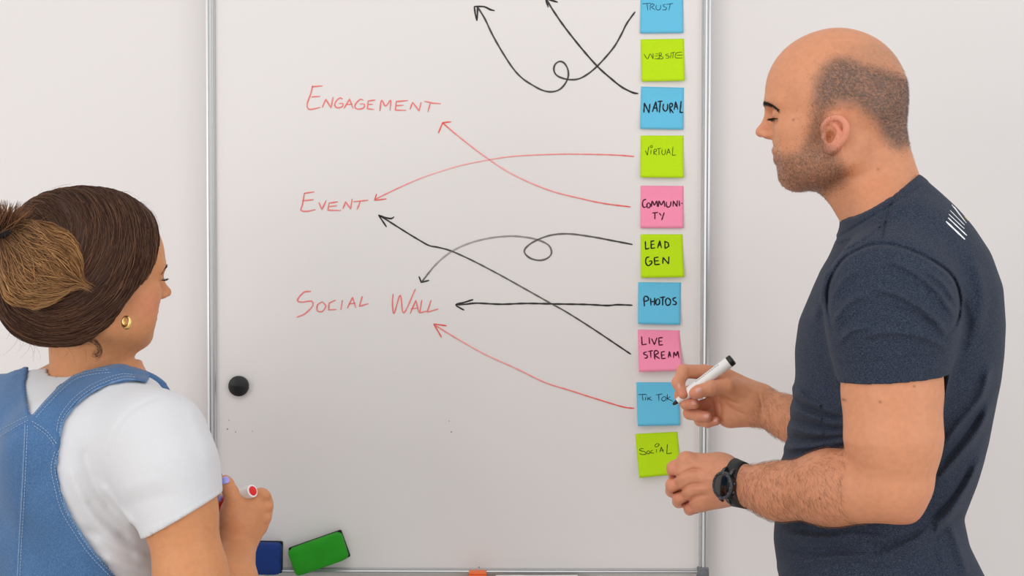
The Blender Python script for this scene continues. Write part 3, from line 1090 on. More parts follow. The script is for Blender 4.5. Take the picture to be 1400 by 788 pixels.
def head_shape(F, H, hR, male, sc=1.0):
    def E(c, rad, k, mode='add', both=True):
        for sg in ((1, -1) if c[1] != 0 and both else (1,)):
            F.op(ell(H(c[0] * sc, sg * c[1] * sc, c[2] * sc), np.array(rad) * sc, hR), k, mode)

    def Cn(a, b_, r1, r2, k, mode='add', both=True):
        for sg in ((1, -1) if both else (1,)):
            F.op(cone(H(a[0] * sc, sg * a[1] * sc, a[2] * sc), H(b_[0] * sc, sg * b_[1] * sc, b_[2] * sc), r1 * sc, r2 * sc), k, mode)
    # cranium: forehead and occiput masses
    E((0.010, 0, 0.062), (0.094, 0.078, 0.090), 0.0)
    E((-0.014, 0, 0.045), (0.068, 0.074, 0.075), 0.03)
    E((0.045, 0, 0.060), (0.056, 0.064, 0.062), 0.03)
    # face block, cheekbones, jaw, chin
    E((0.048, 0, -0.008), (0.050, 0.054, 0.064), 0.03)
    E((0.066, 0.040, 0.006), (0.024, 0.020, 0.018), 0.02)
    jw = 0.056 if male else 0.047
    Cn((0.004, jw, -0.036), (0.066, 0.016, -0.058), 0.018, 0.015, 0.022)
    Cn((0.000, 0.060 if male else 0.054, 0.0), (0.006, jw, -0.040), 0.014, 0.018, 0.02)
    Cn((0.026, 0.030, -0.046), (0.062, 0.010, -0.054), 0.022, 0.018, 0.02)
    E((0.0715, 0, -0.057), (0.0185, 0.021, 0.0165), 0.012)
    E((0.055, 0.036, -0.028), (0.030, 0.022, 0.032), 0.02)
    # brow
    Cn((0.097, 0.012, 0.046), (0.085, 0.044, 0.047), 0.011, 0.010, 0.014)
    # eye sockets
    E((0.101, 0.031, 0.030), (0.013, 0.019, 0.011), 0.010, 'sub')
    # mouth mound
    E((0.074, 0, -0.030), (0.021, 0.027, 0.020), 0.012)
    # nose
    Cn((0.0985, 0, 0.038), (0.1150, 0, 0.010), 0.0060, 0.0062, 0.010, both=False)
    E((0.1155, 0, 0.0062), (0.0080, 0.0080, 0.0062), 0.008)
    E((0.104, 0.010, 0.0030), (0.011, 0.0070, 0.0065), 0.005)
    E((0.106, 0.006, -0.0045), (0.005, 0.003, 0.004), 0.003, 'sub')
    # lips
    E((0.0942, 0, -0.0220), (0.007, 0.021, 0.0056), 0.004)
    E((0.0922, 0, -0.0332), (0.007, 0.018, 0.0060), 0.004)
    Cn((0.1030, -0.020, -0.0278), (0.1030, 0.020, -0.0278), 0.0026, 0.0024, 0.003, 'sub', both=False)
    # lids over the eyeballs
    E((0.0855, 0.031, 0.030), (0.0135, 0.0145, 0.0130), 0.004)


def ear_shape(F, H, hR, sgn=1, sc=1.0, yaw=0.35, k=0.003, base=(0.004, 0.074, 0.0)):
    """helix, antihelix, concha, tragus and lobe; ear plane swings out from the head"""
    fd, sd, ud = hR
    sd = sd * sgn
    ed = -fd * math.cos(yaw) + sd * math.sin(yaw)          # towards the ear's back edge
    en = sd * math.cos(yaw) + fd * math.sin(yaw)           # outwards
    O = H(base[0], sgn * base[1], base[2])

    def A(e, u, o=0.0):
        e = e * 1.16; u = u * 0.86; o = o * 1.25
        return O + (e * ed + u * ud + o * en) * sc - 0.12 * u * fd * sc
    R = np.stack([ed, ud, en])
    F.op(ell(A(0.013, 0.004, 0.000), np.array((0.017, 0.027, 0.0055)) * sc, R), 0.006)
    F.op(ell(A(0.010, -0.018, 0.001), np.array((0.011, 0.011, 0.0045)) * sc, R), 0.004)
    F.op(ell(A(0.014, 0.003, 0.0070), np.array((0.0135, 0.019, 0.0062)) * sc, R), 0.002, 'sub')
    helix = [(0.000, 0.006, .003), (-0.001, 0.016, .004), (0.004, 0.025, .005), (0.013, 0.0295, .006), (0.022, 0.026, .0065), (0.0285, 0.016, .0065),
             (0.0295, 0.004, .006), (0.0265, -0.008, .005), (0.020, -0.017, .004), (0.012, -0.024, .003)]
    chain(F, [(A(e, u, o), 0.0034 * sc) for e, u, o in smooth_line(helix, .003)], 0.0025)
    anti = [(0.010, 0.019, .003), (0.017, 0.014, .004), (0.0205, 0.004, .0045), (0.018, -0.006, .004), (0.012, -0.012, .0035), (0.006, -0.013, .003)]
    chain(F, [(A(e, u, o), 0.0026 * sc) for e, u, o in smooth_line(anti, .003)], 0.003)
    F.op(ell(A(0.009, -0.001, 0.004), np.array((0.0065, 0.009, 0.0105)) * sc, R), 0.002, 'sub')
    F.op(ell(A(0.001, -0.002, 0.004), np.array((0.0042, 0.006, 0.003)) * sc, R), 0.003)
    return A, en


# torso outline read off the picture: (py, front px, back px, half width)
MT_ROWS = [(225, 1118, 1248, .058), (240, 1124, 1257, .070), (262, 1138, 1282, .092), (285, 1146, 1306, .120), (310, 1148, 1327, .145), (345, 1134, 1349, .168), (390, 1112, 1364, .180),
           (440, 1092, 1367, .182), (480, 1087, 1365, .180), (515, 1088, 1361, .176), (545, 1084, 1355, .172), (600, 1077, 1345, .166),
           (650, 1068, 1332, .162), (700, 1062, 1314, .162), (740, 1059, 1322, .166), (790, 1066, 1346, .172), (860, 1078, 1352, .176), (900, 1080, 1350, .174)]
MTO = np.array(P(1215, 420, MY))
mrows = []
for py, xf, xb, w in MT_ROWS:
    pf, pb = P(xf, py, MY), P(xb, py, MY)
    half = (pb[0] - pf[0]) / 2; xc = (pb[0] + pf[0]) / 2
    a = math.sqrt(max(half ** 2 - (w * math.sin(YAW)) ** 2, 0.0009)) / math.cos(YAW)
    mrows.append((pf[2], -(xc - MTO[0]) / math.cos(YAW), a, w))
m_hem_z = mrows[-1][0]

# arms
SHL, ELL_, = P(1219, 408, -0.665), P(1226, 668, -0.70)
SHR, ELR = P(1238, 412, -0.33), P(1215, 650, -0.385)
WRL, WRR = P(1000, 661, -0.545), P(1046, 557, -0.235)

bf = Field(axis((.14, .205, .004), (.205, .36, .0015), (.36, .475, .0018), (.475, .60, .003), (.60, .80, .005)),
           axis((-.86, -.62, .0035), (-.62, -.18, .0021), (-.18, -.10, .004)),
           axis((0.07, .95, .012), (.95, 1.075, .004), (1.075, 1.325, .0015), (1.325, 1.50, .005), (1.50, 1.585, .0025), (1.585, 1.83, .0018)))
head_shape(bf, H, hR, True)
m_earA, m_earN = ear_shape(bf, H, hR, 1, 0.98, base=(0.027, 0.0755, -0.0075))
ear_shape(bf, H, hR, -1, 0.98, base=(0.027, 0.0755, -0.0075))
# neck
NECK = [(H(-0.016, 0, 0.0), P(1207, 282, MY), 0.050, 0.0575), (H(-0.040, 0, 0.022), P(1214, 262, MY), 0.038, 0.044), (H(0.026, 0, -0.046), P(1188, 288, MY), 0.026, 0.038)]
for q in NECK: bf.add(cone(*q), 0.022)
for sg in (1, -1):   # the long neck muscles
    bf.add(cone(H(-0.018, sg * 0.056, -0.02), P(1184, 300, MY) + ml * sg * 0.02, 0.011, 0.012), 0.02)
bf.add(loft(MTO, mf, mrows, grow=-0.009), 0.01)
# upper arms and forearms
bf.add(cone(SHL, P(1221, 505, -0.69), 0.060, 0.0570), 0.01)
bf.add(cone(P(1221, 505, -0.69), P(1221, 535, -0.69), 0.0570, 0.0610), 0.01)
bf.add(cone(P(1218, 528, -0.69), P(1220, 600, -0.70), 0.0612, 0.0595), 0.02)
bf.add(cone(P(1223, 600, -0.70), P(1225, 650, -0.70), 0.0585, 0.0490), 0.02)
bf.add(ell(P(1228, 664, -0.70), (0.036, 0.038, 0.042)), 0.015)
bf.add(ell(P(1243, 700, -0.70), (0.010, 0.016, 0.012)), 0.02)
bf.add(cone(P(1216, 666, -0.70), P(1135, 667, -0.65), 0.0470, 0.0480), 0.015)
bf.add(cone(P(1135, 667, -0.65), P(1065, 672, -0.60), 0.0470, 0.0365), 0.02)
bf.add(cone(P(1065, 672, -0.60), WRL, 0.0365, 0.0265), 0.02)
bf.add(cone(P(1008, 662, -0.548), P(990, 657, -0.53), 0.0275, 0.028), 0.01)
bf.add(cone(SHR, ELR, 0.062, 0.045), 0.01)
bf.add(cone(ELR, P(1130, 605, -0.32), 0.046, 0.043), 0.01)
bf.add(cone(P(1130, 605, -0.32), P(1072, 569, -0.255), 0.042, 0.0325), 0.015)
bf.add(cone(P(1072, 569, -0.255), WRR, 0.0325, 0.0265), 0.015)
# legs
for sg in (1, -1):
    hip = MTO + ml * sg * 0.09; hip[2] = 0.92
    kn = hip + np.array((0.01, 0, -0.42)); an = hip + np.array((0.03, 0, -0.80))
    bf.add(cone(hip, kn, 0.085, 0.055), 0.02); bf.add(cone(kn, an, 0.055, 0.038), 0.02)
    bf.add(cone(an, an + mf * 0.12 + np.array((0, 0, -0.02)), 0.034, 0.03), 0.01)

# --- left hand (watch side): back of the hand towards the camera, fingers folded towards the board
LY = -0.525
mc = {'i': ((938, 631), -0.520), 'm': ((935, 653), -0.528), 'r': ((945, 671), -0.528), 'p': ((957, 687), -0.522)}
for key, (q, y) in mc.items():
    bf.add(cone(P(990, 657 + (q[1] - 655) * 0.45, -0.525), P(*q, y + 0.006), 0.021, 0.0140), 0.016)
bf.add(cone(P(982, 645, -0.505), P(950, 650, -0.500), 0.026, 0.022), 0.02)
bf.add(cone(P(978, 672, -0.510), P(958, 682, -0.505), 0.020, 0.014), 0.015)
LF = [
    [((943, 632), -.510, .0122), ((922, 641), -.507, .0110), ((923, 653), -.475, .0092), ((934, 658), -.458, .0082)],
    [((941, 654), -.514, .0124), ((921, 664), -.511, .0112), ((919, 671), -.482, .0095), ((932, 674), -.462, .0084)],
    [((949, 671), -.513, .0117), ((930, 681), -.511, .0104), ((928, 686), -.485, .0090), ((940, 686), -.466, .0080)],
    [((961, 686), -.509, .0105), ((945, 694), -.507, .0090), ((943, 697), -.486, .0080), ((952, 696), -.470, .0072)],
]
for fg in LF:
    chain(bf, [(P(*q, y), r) for q, y, r in fg], 0.0028)
chain(bf, [(P(982, 640, -.490), .018), (P(958, 634, -.470), .0135), (P(936, 640, -.452), .0105), (P(920, 646, -.442), .0085)], 0.006)
for q, y in (((939, 628), -.531), ((938, 650), -.541), ((948, 668), -.540), ((960, 684), -.533)):   # knuckles
    bf.add(ell(P(*q, y + 0.009), (0.010, 0.0065, 0.0085)), 0.010)

# --- right hand: palm side seen, fingers curled round the marker
RY = -0.235
bf.add(cone(P(1038, 553, RY), P(1005, 545, RY + .008), 0.027, 0.0265), 0.02)
bf.add(cone(P(1036, 560, RY), P(995, 566, RY + .010), 0.0225, 0.021), 0.02)
bf.add(cone(P(1034, 545, RY + .008), P(990, 516, RY + .022), 0.0225, 0.0165), 0.02)
bf.add(cone(P(1010, 552, RY + .012), P(985, 540, RY + .026), 0.024, 0.018), 0.015)
bf.add(cone(P(1024, 548, RY - .010), P(1004, 531, RY - .016), 0.0235, 0.0165), 0.015)      # ball of the thumb
bf.add(cone(P(1030, 566, RY - .006), P(1000, 573, RY - .002), 0.017, 0.0135), 0.012)        # heel of the palm
RF = [
    [((988, 513), RY + .026, .0140), ((962, 509), RY + .014, .0120), ((935, 508), RY + .000, .0112), ((927, 524), RY - .012, .0098), ((934, 539), RY - .020, .0084)],
    [((985, 530), RY + .034, .0135), ((955, 532), RY + .032, .0120), ((931, 541), RY + .012, .0108), ((938, 552), RY - .010, .0096), ((950, 552.5), RY - .022, .0086)],
    [((985, 546), RY + .030, .0130), ((960, 557), RY + .026, .0112), ((943, 565), RY + .006, .0104), ((955, 569), RY - .012, .0094), ((967, 570), RY - .021, .0084)],
    [((988, 560), RY + .024, .0115), ((970, 570), RY + .018, .0100), ((957, 575), RY + .004, .0092), ((967, 578), RY - .008, .0082), ((979, 576), RY - .014, .0074)],
]
for fg in RF:
    chain(bf, [(P(*q, y), r) for q, y, r in fg], 0.0028)
TH_R = [((1012, 538), RY - .014, .0185), ((994, 529), RY - .028, .0140), ((972, 531), RY - .037, .0118), ((955, 536), RY - .039, .0105), ((950, 538), RY - .039, .0095)]
chain(bf, [(P(*q, y), r) for q, y, r in TH_R], 0.004)

LHY = (-.60, -.495)
for q, w, h in (([(960, 643), (945, 643), (925, 652), (915, 654)], 2.4, -.0034), ([(962, 662), (945, 663), (930, 671), (918, 674)], 2.4, -.0034), ([(968, 677), (952, 679), (938, 687), (928, 690)], 2.2, -.0030),
                ([(978, 641), (960, 636), (946, 631)], 2.2, .0012), ([(976, 656), (958, 654), (945, 652)], 2.2, .0012), ([(978, 668), (962, 669), (952, 670)], 2.2, .0011),
                ([(937, 645), (933, 652)], 1.6, -.0008)):
    bf.emboss(q, w, h, LHY)
RHY = (-.30, -.19)
for q, w, h in (([(1012, 553), (1000, 549), (988, 543), (982, 540)], 1.5, -.0018), ([(1022, 568), (1008, 563), (996, 556), (990, 548)], 1.6, -.0014), ([(974, 526), (976, 531), (975, 536)], 1.3, -.0009),
                ([(984, 551), (986, 560), (985, 570)], 1.8, -.0022), ([(1037, 538), (1040, 550), (1041, 566)], 1.8, -.0014), ([(1043, 540), (1046, 552), (1046, 568)], 1.6, -.0010),
                ([(940, 503), (943, 508), (941, 514)], 1.5, -.0009), ([(1032, 545), (1022, 541), (1012, 536)], 2.5, .0010)):
    bf.emboss(q, w, h, RHY)
PEN_TIP, PEN_TAIL = np.array(P(920, 553.5, RY - .012)), np.array(P(1002, 491.5, RY - .030))
Vm, Qm = bf.mesh(1)
Nm = vnormals(Vm, Qm)
del bf

# colours that belong to the skin: lips, ears, shaved hair and beard shadow, nails
L = (Vm - hO) @ hR.T
fl, sl_, ul = L[:, 0], L[:, 1], L[:, 2]
upx = 1139 - 940 * fl; upy = 184 - 980 * ul
base = np.tile(lin((214, 146, 108)), (len(Vm), 1))
nz = rng.normal(0, 1, len(Vm))
headm = Vm[:, 2] > 1.52
hairp = [(1094, 142), (1098, 112), (1108, 92), (1124, 80), (1145, 78), (1170, 88), (1200, 97), (1225, 104), (1260, 106), (1262, 196), (1232, 205), (1212, 216), (1196, 210),
         (1182, 192), (1176, 178), (1164, 168), (1152, 158), (1134, 155), (1118, 162), (1110, 172), (1104, 168)]
beardp = [(1100, 150), (1112, 164), (1117, 186), (1120, 200), (1136, 220), (1146, 236), (1140, 258), (1110, 275), (1070, 266), (1040, 250), (1036, 214), (1046, 203), (1062, 210),
          (1078, 206), (1088, 190), (1094, 170)]
dh = in_poly(upx, upy, hairp) + nz * 2.0
db = in_poly(upx, upy, beardp) + nz * 2.0
hm = np.where(headm, 1 - sstep(dh, -19, 7), 0)
top = np.where(headm, 1 - sstep(in_poly(upx, upy, [(1130, 70), (1180, 55), (1235, 70), (1262, 110), (1170, 100)]) + nz * 3, -16, 8), 0)
bm = np.where(headm, 1 - sstep(db, -12, 6), 0)
ax_ = np.abs(sl_)
lips = headm * np.exp(-(((fl - .094) / .010) ** 2 + ((ul + .0275) / .0085) ** 2 + (ax_ / .019) ** 4))
earm = headm * sstep(ax_, .078, .086) * (np.abs(ul) < .045)
nose = headm * np.exp(-(((fl - .118) / .016) ** 2 + ((ul - .004) / .013) ** 2 + (ax_ / .014) ** 2))
mix = lambda c, w: base * (1 - w[:, None]) + lin(c) * w[:, None]
base = mix((222, 140, 118), earm * 0.6)
base = mix((224, 148, 124), nose * 0.45)
base = mix((196, 118, 104), lips * 0.6)
base = mix((108, 82, 68), np.clip(bm * 0.62 * (1 + 0.25 * nz), 0, 0.9))
base = mix((104, 86, 77), np.clip(hm * 0.80 * (1 + 0.22 * nz), 0, 0.95))
base = mix((150, 116, 96), np.clip(top * 0.35 * (1 + 0.3 * nz), 0, 0.8) * (1 - hm))
handm = (Vm[:, 2] < 1.32) & (Vm[:, 0] < 0.335)
base = mix((216, 146, 120), handm * 0.35)
fore = sstep(-Vm[:, 0], -P(1190, 670, -.68)[0], -P(1120, 670, -.65)[0]) * (Vm[:, 2] < 1.24) * (Vm[:, 1] < -.5)
base = mix((192, 128, 96), fore * 0.45)
hand_tips = [P(*fg[-1][0], fg[-1][1]) for fg in LF + RF] + [P(*fg[1][0], fg[1][1]) for fg in LF] + [P(*TH_R[-1][0], TH_R[-1][1])]
for tp in hand_tips:
    base = mix((208, 118, 100), np.exp(-((Vm - tp) ** 2).sum(1) / .012 ** 2) * 0.45)
base = mix((212, 128, 106), np.exp(-((Vm - P(1245, 700, -.70)) ** 2).sum(1) / .035 ** 2) * 0.5)
for q in ((1251, 529, -.76), (1206, 551, -.76), (1089, 162, -.57), (1199, 232, -.55), (1166, 553, -.75), (1119, 681, -.69)):  # moles
    pq = P(*q)
    dd = (Vm[:, 0] - pq[0]) ** 2 + (Vm[:, 2] - pq[2]) ** 2
    base = mix((120, 70, 50), np.where(Vm[:, 1] < q[2] + .06, np.exp(-dd / .0016 ** 2), 0) * 0.8)
man = mesh_obj('person', Vm, Qm, M['skin'], None, base)
tag(man, 'balding person in a navy t-shirt standing in profile right of the board, holding a marker', 'person')

# short shaved hair and stubble, grown from the scalp
w = np.where(dh < -10, 1.0, np.exp(-(dh + 10) / 6)) * headm * (earm < 0.2)
ix = surf_pick(Vm, Nm, w, 13000)
p0 = Vm[ix] + rng.normal(0, .0006, (len(ix), 3))
dr = Nm[ix] * 0.7 + (-hR[0] * 0.25 - hR[2] * 0.75) * 0.8 + rng.normal(0, .22, (len(ix), 3))
dr /= np.linalg.norm(dr, axis=1)[:, None]
ln = rng.uniform(.0012, .0028, len(ix))[:, None]
pts = np.stack([p0 - dr * .0005, p0 + dr * ln * .5, p0 + dr * ln], 1)
cc = lin((106, 88, 79)) * rng.uniform(.8, 1.25, (len(ix), 1))
strands('buzzed_hair', pts, np.array((.00009, .00008, .00004)), cc, M['hair'], man)
w = np.where(db < 0, 1.0, np.exp(-db / 5)) * headm * (lips < 0.3) * (hm < .5)
ix = surf_pick(Vm, Nm, w, 4500)
p0 = Vm[ix]
dr = Nm[ix] * 0.8 + (-hR[2]) * 0.7 + rng.normal(0, .25, (len(ix), 3))
dr /= np.linalg.norm(dr, axis=1)[:, None]
ln = rng.uniform(.0008, .0022, len(ix))[:, None]
strands('beard_stubble', np.stack([p0 - dr * .0004, p0 + dr * ln * .5, p0 + dr * ln], 1), np.array((.00014, .00012, .00005)),
        lin((70, 54, 46)) * rng.uniform(.6, 1.6, (len(ix), 1)), M['hair'], man)
# eyebrows and lashes
mbvh = bvh_of(Vm, Qm)
for sg in (1, -1):
    n = 260
    t = rng.random(n)
    a0 = np.array([H(.112 - .022 * k ** 1.5, sg * (.012 + .036 * k), .047 - .013 * k ** 1.3 + .003 * math.sin(k * 3.1) + rng.normal(0, .0014)) for k in t])
    a1 = []
    for q in a0:
        r = mbvh.find_nearest(Vector(q)); a1.append((np.array(r[0]), np.array(r[1])))
    p0 = np.array([q[0] for q in a1]); nn = np.array([q[1] for q in a1])
    dr = nn * .2 - hR[0] * 0.5 + hR[1] * sg * .7 - hR[2] * .25 + rng.normal(0, .2, (n, 3))
    dr /= np.linalg.norm(dr, axis=1)[:, None]
    ln = rng.uniform(.005, .009, n)[:, None]
    strands('eyebrow', np.stack([p0, p0 + dr * ln * .55 + nn * .001, p0 + dr * ln + nn * .0004], 1), np.array((.0003, .00026, .0001)),
            lin((40, 30, 26)) * rng.uniform(.7, 1.5, (n, 1)), M['hair'], man)
    m = MB()
    ec = H(.0850, sg * .031, .0288)
    n = 70
    t = np.linspace(0, 1, n)
    p0 = np.array([ec + hR[0] * .0132 * math.cos((k - .42) * 1.9) + hR[1] * sg * .0150 * math.sin((k - .42) * 1.9) + hR[2] * (-.0045 - .003 * abs(k - .4)) for k in t])
    dr = np.array([hR[0] * math.cos((k - .42) * 1.9) + hR[1] * sg * .8 * math.sin((k - .42) * 1.9) - hR[2] * .35 for k in t]) + rng.normal(0, .12, (n, 3))
    strands('eyelashes', np.stack([p0, p0 + dr * .005, p0 + dr * .008 + hR[2] * .001], 1), np.array((.0003, .00024, .0001)), np.tile(lin((28, 22, 20)), (n, 1)), M['hair'], man)
    # eyeball under half-lowered lids
    V, F = [], []
    for i in range(9):
        for j in range(16):
            a, b2 = math.pi * i / 8, 2 * math.pi * j / 16
            V.append(ec - hR[0] * .005 + .0112 * (math.cos(a) * (hR[0] * .92 + hR[2] * -.1) + math.sin(a) * (math.cos(b2) * hR[1] + math.sin(b2) * hR[2])) + hR[0] * .0016 - hR[2] * .003)
    for i in range(8):
        for j in range(16):
            F.append((i * 16 + j, i * 16 + (j + 1) % 16, (i + 1) * 16 + (j + 1) % 16, (i + 1) * 16 + j))
    m.add(V, F); m.build('eyeball', M['eye'], man)


def limb_hair(name, V, N, a, b_, rad, n, lean, color, parent, lmin=.006, lmax=.013):
    a, b_ = np.array(a), np.array(b_)
    d = b_ - a; l2 = d @ d
    t = (V - a) @ d / l2
    dist = np.linalg.norm(V - a - np.clip(t, 0, 1)[:, None] * d, axis=1)
    w = ((t > 0) & (t < 1) & (dist < rad)).astype(float) * (0.4 + 0.6 * rng.random(len(V)))
    ix = surf_pick(V, N, w, n)
    p0 = V[ix]; nn = N[ix]
    dr = np.array(lean) + rng.normal(0, .28, (n, 3))
    dr -= nn * (dr * nn).sum(1)[:, None]
    dr /= np.linalg.norm(dr, axis=1)[:, None]
    ln = rng.uniform(lmin, lmax, n)[:, None]
    p = np.stack([p0, p0 + dr * ln * .4 + nn * ln * .16, p0 + dr * ln * .75 + nn * ln * .2, p0 + dr * ln + nn * ln * .12], 1)
    strands(name, p, np.array((.00008, .00008, .00006, .00003)), lin(color) * rng.uniform(.7, 1.6, (n, 1)), M['hair'], parent)


limb_hair('arm_hair', Vm, Nm, P(1022, 662, -.555), P(1175, 668, -.68), .062, 3600, (.42, -.2, -.75), (126, 84, 56), man)
limb_hair('arm_hair', Vm, Nm, WRR, P(1095, 583, -.28), .05, 700, (.3, 0, -.6), (80, 54, 40), man)

# fingernails set into the fingertips
def nail(name, c, up, nrm, w, l, mat_, parent):
    c = np.array(c, float); nrm = np.array(nrm, float); nrm /= np.linalg.norm(nrm)
    up = np.array(up, float); up -= nrm * (up @ nrm); up /= np.linalg.norm(up); sd = np.cross(up, nrm)
    V, F = [], []
    R_, S_ = 6, 20
    V.append(c + nrm * .0012)
    for i in range(1, R_ + 1):
        r = i / R_
        for j in range(S_):
            a = 2 * math.pi * j / S_
            e = .75
            x = math.copysign(abs(math.cos(a)) ** e, math.cos(a)) * r; y = math.copysign(abs(math.sin(a)) ** e, math.sin(a)) * r
            V.append(c + sd * x * w / 2 + up * y * l / 2 + nrm * (.0012 - .0026 * x * x - .0009 * y * y - .0006 * (i == R_)))
    for j in range(S_): F.append((0, 1 + j, 1 + (j + 1) % S_))
    for i in range(R_ - 1):
        for j in range(S_):
            a = 1 + i * S_
            F.append((a + j, a + S_ + j, a + S_ + (j + 1) % S_, a + (j + 1) % S_))
    m = MB(); m.add(V, F)
    return m.build(name, mat_, parent)


M['nail'] = mat('fingernail', (226, 164, 146), 0.3)
for q, upq, w_, l_ in (((955.5, 534), (-1, 0, -.35), .0105, .011), ((949, 551), (1, 0, -.05), .009, .0085), ((965.5, 568.5), (1, 0, -.12), .009, .010), ((978, 575), (1, 0, .1), .0075, .008),
                       ((929, 528), (.35, 0, -.9), .0075, .010)):
    hp, hn = hit(mbvh, *q)
    if hp is not None and hp[1] < -.15:
        nail('fingernail', hp - hn * .0004, upq, hn, w_, l_, M['nail'], man)

# --- t-shirt
tf = Field(axis((.30, .78, .0020)), axis((-.85, -.56, .0020), (-.56, -.16, .0034)), axis((.86, 1.62, .0020)))
tf.add(loft(MTO, mf, mrows), 0.0)
SL1 = P(1219, 530, -0.692)
tf.add(cone(P(1218, 405, -0.655), P(1219, 450, -.676), 0.083, 0.0765), 0.022)
tf.add(cone(P(1219, 450, -.676), SL1, 0.0765, 0.0672), 0.03)
tf.add(cone(P(1238, 330, -0.60), P(1219, 400, -0.655), 0.040, 0.070), 0.04)
tf.add(cone(SHR, P(1232, 530, -0.345), 0.080, 0.068), 0.03)
# hems
bx = (P(1110, 470, -.7)[0], -.85, P(1200, 640, -.7)[2]); bx2 = (P(1310, 470, -.7)[0], -.595, P(1200, 470, -.7)[2])
a, b_ = P(1150, 526, -.7), P(1288, 515, -.7)
d = b_ - a
nrm = np.array((d[2], 0, -d[0])); nrm = nrm / np.linalg.norm(nrm)
# sleeve ends: only the sleeve stops at its hem, so cut the sleeve tube below the hem plane
for arm_a, arm_b, r0, hemp, nn in ((SHL, P(1224, 640, -0.70), .0695, a, nrm), (SHR, P(1224, 640, -.37), .066, P(1230, 520, -.35), np.array((0, 0, -1.0)))):
    nn = nn if nn[2] < 0 else -nn
# neckline
na, nb = P(1153, 299, MY), P(1254.5, 236, MY)
d = nb - na
nn = np.array((-d[2], 0, d[0])); nn /= np.linalg.norm(nn)
tf.clip(na, nn, lo=(.3, -.68, P(1150, 330, MY)[2]), hi=(.80, -.30, 1.7))
for g in (lambda X, Y, Z: None,):
    sl, g3 = tf.cut((.3, -.68, 1.42), (.75, -.3, 1.62))
    dp = sdot(*g3, nn) - np.float32(nn @ na)
    tf.F[sl] -= 0.0016 * ((dp > -0.019) & (dp < 0.002))
for q in NECK: tf.sub(cone(q[0], q[1], q[2] + .003, q[3] + .003), 0.01)
# seams and folds
Z4 = (1000, 240, 2.6275); Z6 = (1040, 480, 2.558)
NE = (-.85, -.45); AR = (-.85, -.58)
for q, w, h in (([(365, 560), (348, 480), (352, 390), (400, 305), (470, 262), (525, 248), (600, 255), (700, 295), (785, 355), (818, 430), (812, 520), (765, 590)], 2.6, -.0046),
                ([(603, 58), (565, 130), (540, 246)], 2.2, -.0034), ([(590, 55), (548, 130), (524, 240)], 1.6, -.0018),
                ([(770, 570), (700, 490), (600, 430), (520, 410)], 6.5, .0050), ([(795, 500), (730, 410), (640, 340), (560, 310)], 6.0, .0045),
                ([(800, 450), (760, 390), (700, 345)], 5.0, .0035), ([(760, 610), (670, 575), (560, 565), (470, 580)], 6.0, .0040),
                ([(745, 545), (660, 500), (560, 470)], 5.0, -.0035), ([(385, 600), (430, 560), (500, 545)], 5.0, .0035), ([(372, 520), (420, 460), (480, 430)], 5.5, .0040),
                ([(365, 440), (400, 380), (450, 340)], 5.0, .0030), ([(390, 560), (430, 515), (500, 495)], 5.0, -.0030),
                ([(395, 678), (570, 662), (755, 642)], 1.6, -.0012),
                ([(340, 330), (320, 420), (300, 520)], 9.0, .0035), ([(880, 560), (900, 430), (870, 300)], 10, .0035), ([(830, 640), (850, 540), (835, 450)], 7, -.004)):
    tf.emboss(zx(*Z4, q), w * (.72 if w > 4 else .9), h * (1.3 if h > 0 else 1.0), AR if w < 9 and min(q)[0] < 2000 and q[0][1] > 100 else (-.85, -.47))
for q, w, h in (([(640, 330), (700, 250), (770, 160), (800, 60)], 7, .0055), ([(620, 450), (690, 370), (760, 280), (800, 190)], 7, .0055), ([(640, 400), (710, 310), (775, 220)], 5, -.005),
                ([(560, 640), (640, 580), (710, 490), (765, 380)], 7, .0055), ([(600, 600), (670, 520), (735, 420)], 5, -.005),
                ([(380, 740), (500, 690), (620, 620), (700, 530)], 7, .0050), ([(400, 690), (520, 650), (600, 610)], 5, -.004),
                ([(90, 640), (200, 655), (330, 650), (440, 660)], 7, .005), ([(80, 690), (200, 700), (330, 690)], 6, -.004), ([(70, 760), (200, 730), (380, 720)], 7, .004),
                ([(118, 130), (170, 175), (240, 205), (300, 215)], 6, .0060), ([(112, 200), (190, 235), (280, 255), (320, 250)], 5.5, .0055), ([(115, 165), (180, 205), (280, 235)], 4, -.005),
                ([(100, 270), (190, 290), (300, 290)], 5.5, .0050), ([(90, 340), (180, 335), (300, 310)], 5.5, .0050), ([(90, 305), (190, 312), (300, 300)], 4, -.0045),
                ([(100, 235), (190, 263), (290, 275)], 4, -.0045), ([(75, 385), (180, 370), (260, 350)], 6, .004),
                ([(720, 780), (690, 690), (660, 610)], 8, .004), ([(640, 780), (610, 710), (620, 640)], 6, -.003)):
    tf.emboss(zx(*Z6, q), w * .75, h * (1.6 if h > 0 else .9), NE)
tf.emboss([(1140, 328), (1162, 315), (1205, 289), (1240, 267), (1263, 253), (1275, 247)], 1.7, -.0026, (-.72, -.42))
